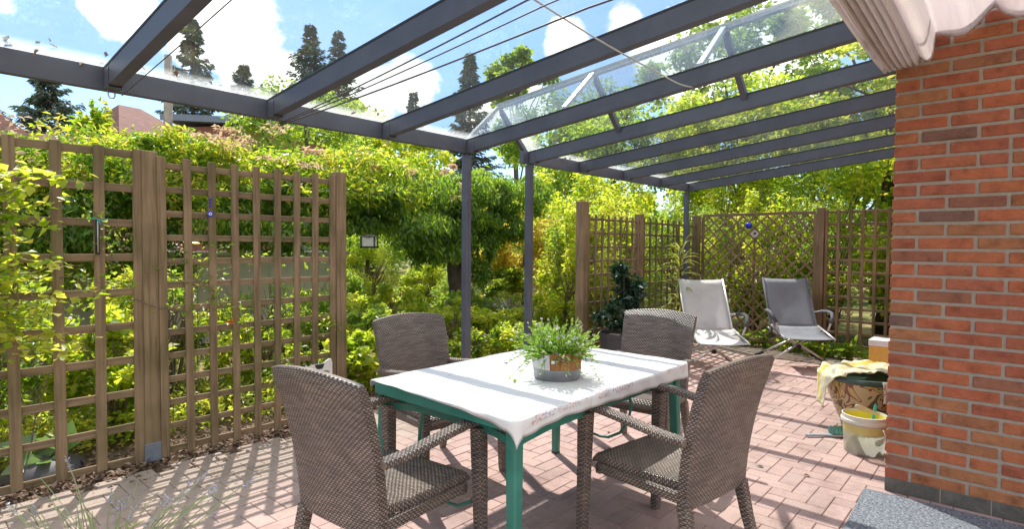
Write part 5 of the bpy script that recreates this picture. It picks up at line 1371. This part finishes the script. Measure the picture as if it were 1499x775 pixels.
leaves('blossom', [(.72, -.16, .86), (.73, -.17, .865), (.72, -.18, .87), (.73, -.16, .87), (.715, -.17, .855)]*3, .03, .7, leafmat('orange_rose', [(.7, .2, .03)], [(.8, .3, .05)], .3), t, 93, .2, 0)
# black nursery pot with cabbage-like leaves
t = thing('potted_cabbage', 'large round pale leaves over a black soil mound behind the left trellis', 'plant', (.70, 4.45, -.03))
mb = MB(); mb.lathe([(.22, 0), (.19, .06), (.1, .1), (0, .11)], 16); mb.build('black_mound', M['pot_dark'], t, smooth=True)
rs = np.random.RandomState(95); P = [(rs.uniform(-.12, .12), rs.uniform(-.1, .1), rs.uniform(.08, .16)) for k in range(16)]
leaves('foliage', P, .19, .75, leafmat('cabbage_leaf', [(.16, .22, .14), (.25, .32, .2), (.12, .25, .04)], [(.3, .5, .1)], .3, .4), t, 96, .8, -.05)
# green plants at the foot of the far fence
grpF = 'leafy perennials at the foot of the far fence'
fl_lab = ['leafy perennial behind the light lounger', 'leafy perennial between the two loungers', 'leafy perennial under the diagonal lattice', 'broad leaved perennial behind the grey lounger seat', 'broad leaved perennial left of the lattice post', 'broad leaved perennial right of the lattice post', 'broad leaved perennial at the foot of the square trellis', 'broad leaved perennial next to the yellow box']
for i, (x, y) in enumerate([(8.35, 3.3), (8.3, 2.95), (8.35, 2.6), (8.3, 2.25), (8.15, 1.95), (8.1, 1.6), (8.05, 1.3), (8.1, 1.05)]):
    t = thing('leafy_perennial', fl_lab[i], 'plant', (x, y, -.03), i*1.1, grpF)
    rs = np.random.RandomState(110+i); P = cloud(rs, 90, (0, 0, .13), (.2, .2, .13), 8, .45, .2); leaves('foliage', P, .13, .42, M['lf_mid'], t, 120+i, .5, .15)
    mb = MB()
    for k in range(5): a = k*1.3; mb.tube([(0, 0, 0), (.08*math.cos(a), .08*math.sin(a), .15)], .003, 4)
    mb.build('stem', M['greenstem'], t)
# dense bright shrubs behind the far trellis and the lattice
grpR = 'tall bright shrubs behind the far fences'
RS = [(6.35, 4.5, 2.0, .52, 'bright shrub topping the first far trellis post'), (6.9, 4.6, 2.3, .8, 'bright shrub behind the striped plant'), (7.9, 4.9, 2.45, .85, 'bright shrub behind the far terrace corner'), (9.3, 4.3, 2.5, .85, 'bright shrub behind the left part of the lattice'),
      (9.5, 3.2, 2.35, .8, 'bright shrub behind the middle of the lattice'), (9.6, 2.1, 2.4, .8, 'bright shrub behind the lattice post'), (9.7, 1.1, 2.4, .8, 'bright shrub behind the square trellis by the house'), (9.6, .1, 2.3, .8, 'bright shrub hidden mostly by the house corner')]
for i, (x, y, h, r, lb) in enumerate(RS):
    shrub(lb, (x, y), h, r, 7600, [HB_, M['lf_hedge'], HB_, HM_][i % 4], [.056, .05, .064, .045][i % 4], [.58, .45, .62, .55][i % 4], group=grpR, clumps=34, cs=.24, bot=.05, stems=18)
# autumn coloured maple
tree('small maple with yellow and orange leaves beyond the canopy posts', (8.15, 6.9), 2.6, 1.45, (1.25, 1.0, 1.1), 10500, M['lf_maple'], .062, .05, 'maple_tree', 34, .22, limbs=9)
tree('light green shrub tree right of the maple', (9.8, 7.2), 3.4, 1.9, (1.4, 1.3, 1.5), 9500, M['lf_bright'], .07, .06, 'shrub_tree', 34, .22)
tree('light green tree behind the wisteria trunk', (7.4, 10.8), 3.6, 2.1, (1.8, 1.5, 1.5), 9000, M['lf_mid'], .08, .07, 'shrub_tree', 30, .25)
# grey broom and sedge
shrub('airy grey-green broom bush at the edge of the lawn', (7.0, 12.4), 1.7, 1.1, 7000, M['lf_grey'], .11, .1, name='broom_bush', clumps=20, cs=.35, droop=-.6, up=0)
t = thing('sedge_tuft', 'pale grey sedge tuft left of the far trellis post', 'grass tuft', (6.3, 5.75, .25)); strap(t, 110, .5, .004, M['lf_grey'], .15, 130, .05)
mb = MB(); mb.lathe([(.12, -.28), (.1, .1), (0, .16)], 12); mb.build('root_clump', M['lf_grey'], t)
# tree at lawn edge, trunk visible
tree('mature tree with bare brown trunk at the back of the lawn', (8.5, 15.5), 6, 4.0, (2.4, 2.2, 1.9), 9000, M['lf_mid'], .13, .19, 'garden_tree', 30, .25)
for i, (x, y, h, r, lb) in enumerate([(10.9, 4.3, 3.6, 1.2, 'dense tall bush behind the left half of the lattice'), (11.2, 2.6, 3.7, 1.2, 'dense tall bush behind the lattice post'), (11.3, .9, 3.7, 1.2, 'dense tall bush behind the square trellis'), (9.6, 5.9, 3.2, 1.1, 'dense tall bush behind the far terrace corner'), (11.4, -.8, 3.6, 1.2, 'dense tall bush beside the house corner')]):
    shrub(lb, (x, y), h, r, 9000, [HB_, HM_, M['lf_hedge']][i % 3], [.075, .06, .08][i % 3], .55, name='tall_bush', group='dense tall bushes beyond the terrace', clumps=44, cs=.24, bot=.1, stems=8)
# big trees to the right, seen above the fence and through the glass
grpT = 'tall trees beyond the far fence'
tree('tall bright green tree close behind the square trellis, seen through the roof', (11.0, 1.6), 5.2, 3.6, (1.9, 2.2, 1.7), 15000, M['lf_bright'], .095, .12, clumps=46, cs=.2, group=grpT)
tree('tall yellow-green tree behind the lattice, seen through the roof', (12.6, 4.4), 5.4, 3.5, (2.2, 2.2, 1.8), 14000, M['lf_bright'], .10, .13, clumps=46, cs=.2, group=grpT)
tree('tall mid green tree right of the gable lantern', (13.2, 8.0), 6.0, 3.8, (2.6, 2.4, 2.1), 14000, M['lf_mid'], .11, .15, clumps=46, cs=.2, group=grpT)
tree('very tall loose tree with sky gaps behind the rafters', (18.5, 6.6), 9.5, 6.6, (3.4, 3.4, 2.9), 11000, M['lf_mid'], .17, .22, clumps=40, cs=.17, group=grpT)
tree('very tall leafy tree highest at the right of the roof', (17.5, 2.6), 9.5, 6.4, (3.4, 3.2, 3.0), 12000, M['lf_mid'], .17, .24, clumps=40, cs=.17, group=grpT)
tree('broad yellow-green tree behind the wisteria crown', (15.5, 22.5), 8.2, 5.2, (4.6, 3.4, 2.6), 14000, M['lf_bright'], .19, .22, clumps=40, cs=.2, group=grpT)
tree('round green tree left of the yellow-green one', (22, 17.0), 9.0, 5.8, (4.5, 3.6, 3.0), 12000, M['lf_mid'], .2, .25, clumps=40, cs=.2, group=grpT)
tree('far broadleaf tree with tufted crown above the rafter', (33., 28.8), 16.5, 14., (3.0, 3.0, 2.4), 5200, M['lf_mid'], .34, .3, clumps=14, cs=.24, group=grpT)
# conifers
conifer('tall spruce behind the pale trunk, left of its smaller neighbour', (15.4, 43.6), 17.2, 5.3, 25818, 0.3, 201)
conifer('shorter spruce with wide lower branches right of the pale trunk', (19.2, 44.2), 15.0, 5.6, 24383, 0.3, 202)
conifer('large dark spruce above the second rafter', (18.4, 33.0), 15.0, 4.5, 27252, 0.24, 203, sparse=1.2)
conifer('slimmer dark spruce touching the large one on its right', (21.9, 35.5), 16.2, 4.0, 24383, 0.24, 204, sparse=1.2)
conifer('small pointed spruce far off between the cords and the third rafter', (42.6, 43.8), 21.8, 5.6, 18646, 0.43, 205, sparse=1.2)
conifer('tiny spruce tip beside the third rafter', (38.6, 48.2), 17.6, 4.0, 12048, 0.38, 206)
conifer('dark larch with drooping branches above the red roofs', (6.6, 38.8), 10.6, 5.6, 21514, 0.26, 207, z0=.2)
conifer('dark spruce left of the larch at the picture edge', (2.6, 39.5), 9.0, 4.3, 14917, 0.26, 208)
conifer('dark spruce group behind the grey flat roof', (24.5, 44), 9.5, 6.2, 17212, 0.28, 209)
# spruce twig reaching in at the upper left
t = thing('spruce_branch', 'spruce branches reaching in below the gutter at the left edge', 'tree', (-.6, 7.0, 0)); rs = np.random.RandomState(140); mb = MB(); P = []; D = []
mb.tube([(-.5, 0, 0), (-.5, 0, 3.4)], [.09, .03], 8)
for (e, z0_) in (((.85, -.2, 2.72), 2.9), ((.95, .1, 2.2), 2.75), ((.6, -.3, 2.35), 2.7), ((1.1, .2, 2.45), 2.8)):
    a = Vector((-.5, 0, z0_)); b = Vector(e); mb.tube([a, a.lerp(b, .5)+Z_*.04, b], [.012, .008, .003], 5)
    for k in range(900):
        q = rs.uniform(.15, 1); p = a.lerp(b, q)+Z_*.04*math.sin(PI*q); dd = (b-a).normalized(); P.append(tuple(p)); D.append(tuple(dd*.5+Vector(rdirs(rs, 1)[0])))
leaves('needles', P, .045, .12, leafmat('fresh_spruce', [(.08, .14, .03), (.14, .2, .05)], [(.3, .4, .05)], .3), t, 141, .2, .1, dirs=np.array(D)); mb.build('branch', M['bark'], t)
# bare pale trunk standing in the garden
t = thing('dead_trunk', 'bare pale dead trunk rising above the hedge', 'tree trunk', (5.0, 15.7, 0))
mb = MB(); mb.tube([(0, 0, 0), (.04, 0, 2), (-.02, .02, 4), (0, 0, 6.0)], [.14, .12, .10, .085], 10); mb.build('trunk', M['bark_grey'], t, smooth=True)
# climber shoots on a stub left of it
shrub('leafy shoot column standing above the hedge at the left', (2.1, 9.3), 3.55, .32, 1100, M['lf_hedge'], .1, .5, name='hedge_shoots', clumps=9, cs=.35, bot=.5)
# houses far left
def tilemat(c):
    m, nt, out = newmat('clay_roof_tiles'); b = principled(nt, out, Roughness=.85)
    tc = N(nt, 'ShaderNodeTexCoord'); wv = N(nt, 'ShaderNodeTexWave', wave_type='BANDS', bands_direction='Z', wave_profile='SAW'); wv.inputs['Scale'].default_value = 1.9; wv.inputs['Distortion'].default_value = .3; wv.inputs['Detail'].default_value = 1.
    L(nt, tc.outputs['Object'], wv.inputs['Vector'])
    r = ramp(nt, [(0, tuple(x*.6 for x in c)), (.2, c), (1, tuple(x*1.15 for x in c))]); L(nt, wv.outputs[0], r.inputs[0])
    no = N(nt, 'ShaderNodeTexNoise', Scale=3., Detail=6.); L(nt, tc.outputs['Object'], no.inputs['Vector']); r2 = ramp(nt, [(.3, g(.75)), (.7, g(1.2))]); L(nt, no.outputs[0], r2.inputs[0])
    mx = N(nt, 'ShaderNodeMix', data_type='RGBA', blend_type='MULTIPLY'); mx.inputs[0].default_value = 1.; L(nt, r.outputs[0], mx.inputs[6]); L(nt, r2.outputs[0], mx.inputs[7]); L(nt, mx.outputs[2], b.inputs['Base Color'])
    bp = N(nt, 'ShaderNodeBump', Strength=.8, Distance=.05); L(nt, wv.outputs[0], bp.inputs['Height']); L(nt, bp.outputs[0], b.inputs['Normal']); return m
TR = tilemat((.17, .075, .055))
def gable(label, loc, rz, w_, d_, hw_, hr, cat='house', grp='houses beyond the garden', hip=0.):
    t = thing('neighbour_house', label, cat, loc, rz, grp)
    mb = MB(); mb.box((0, 0, hw_/2), (w_, d_, hw_)); mb.build('wall', plain('plaster_'+str(len(bpy.data.materials)), (.5, .42, .36), .9, 0, .12, 2), t)
    mb = MB()
    for s in (-1, 1):
        mb.extrude([(-w_/2-.3, s*(d_/2+.35), hw_-.15), (w_/2+.3, s*(d_/2+.35), hw_-.15), (w_/2+.3-hip, 0, hw_+hr), (-w_/2-.3+hip, 0, hw_+hr)], (0, 0, 1), .12)
    if hip:
        for q in (-1, 1): mb.extrude([(q*(w_/2+.3), -(d_/2+.35), hw_-.15), (q*(w_/2+.3), d_/2+.35, hw_-.15), (q*(w_/2+.3-hip), 0, hw_+hr)], (0, 0, 1), .118)
    mb.build('roof', TR, t)
    if not hip:
      mb = MB(); mb.extrude([(w_/2+.0, -d_/2, hw_-.0), (w_/2, d_/2, hw_), (w_/2, 0, hw_+hr-.02)], (-1, 0, 0), .2); mb.build('gable_wall', plain('plaster_g', (.45, .3, .24), .9), t)
    mb = MB()
    for k in (-.28, .0, .28): mb.box((k*w_, -d_/2-.01, hw_*.5), (w_*.12, .06, 1.1))
    mb.build('window', M['black'], t)
    return t
gable('house with steep red tiled roof at the left edge', (-1.5, 24., 0), rad(-4), 9., 7.5, 4.2, 3.6, hip=3.4)
gable('lower house with reddish roof behind the hedge', (4.6, 26.2, 0), rad(-35), 4.2, 5.0, 3.7, 1.5)
gable('distant house with shallow brown roof', (8.9, 33.5, 0), rad(10), 3.4, 6., 6.3, 1.8, hip=1.5)
t = thing('garden_shed', 'building with grey flat roof edge behind the pale trunk', 'building', (9.7, 21.5, 0), rad(-58), 'houses beyond the garden')
mb = MB(); mb.box((0, 0, 2.75), (4.2, 3., 5.5)); mb.build('wall', plain('red_boards', (.25, .1, .07), .9), t)
mb = MB(); mb.box((0, 0, 5.66), (4.8, 3.6, .22), Matrix.Rotation(rad(4), 3, 'Y')); mb.build('roof', plain('grey_bitumen', (.16, .19, .24), .7), t)
mb = MB(); mb.box((.6, -1.52, 2.4), (1.2, .05, 1.2)); mb.build('window', M['black'], t)
# low white garden wall pieces seen through the trellis
t = thing('garden_wall', 'low pale rendered wall seen through the fine trellis', 'wall', (3.4, 8.6, 0), rad(-12))
mb = MB(); mb.box((0, 0, .62), (3.6, .2, 1.24)); mb.build('render', plain('pale_render', (.55, .53, .5), .9, 0, .2, 3), t)
mb = MB(); mb.box((0, 0, 1.26), (3.7, .28, .05)); mb.build('coping', plain('coping_stone', (.4, .38, .35), .9), t)
# far-off wood closing the garden on all sides
rs = np.random.RandomState(150); P = []
for k in range(120):
    a = rad(-70+k*1.75+rs.uniform(-1, 1)); d_ = rs.uniform(24, 34) if a > rad(50) else rs.uniform(18, 28)
    x, y = d_*math.cos(a), d_*math.sin(a)
    hh = rs.uniform(2.0, 3.0) if a > rad(58) else rs.uniform(2.6, 4.4)
    P.append(cloud(rs, 950, (x, y, hh*.5), (1.9, 1.9, hh*.55), 10, .32, .4))
o = leaves('far_wood', np.concatenate(P), .22, .6, M['lf_mid'], None, 151, .4, .1); tag(o, 'dense far-off wood closing the garden behind the lawn', 'wood', kind='stuff')
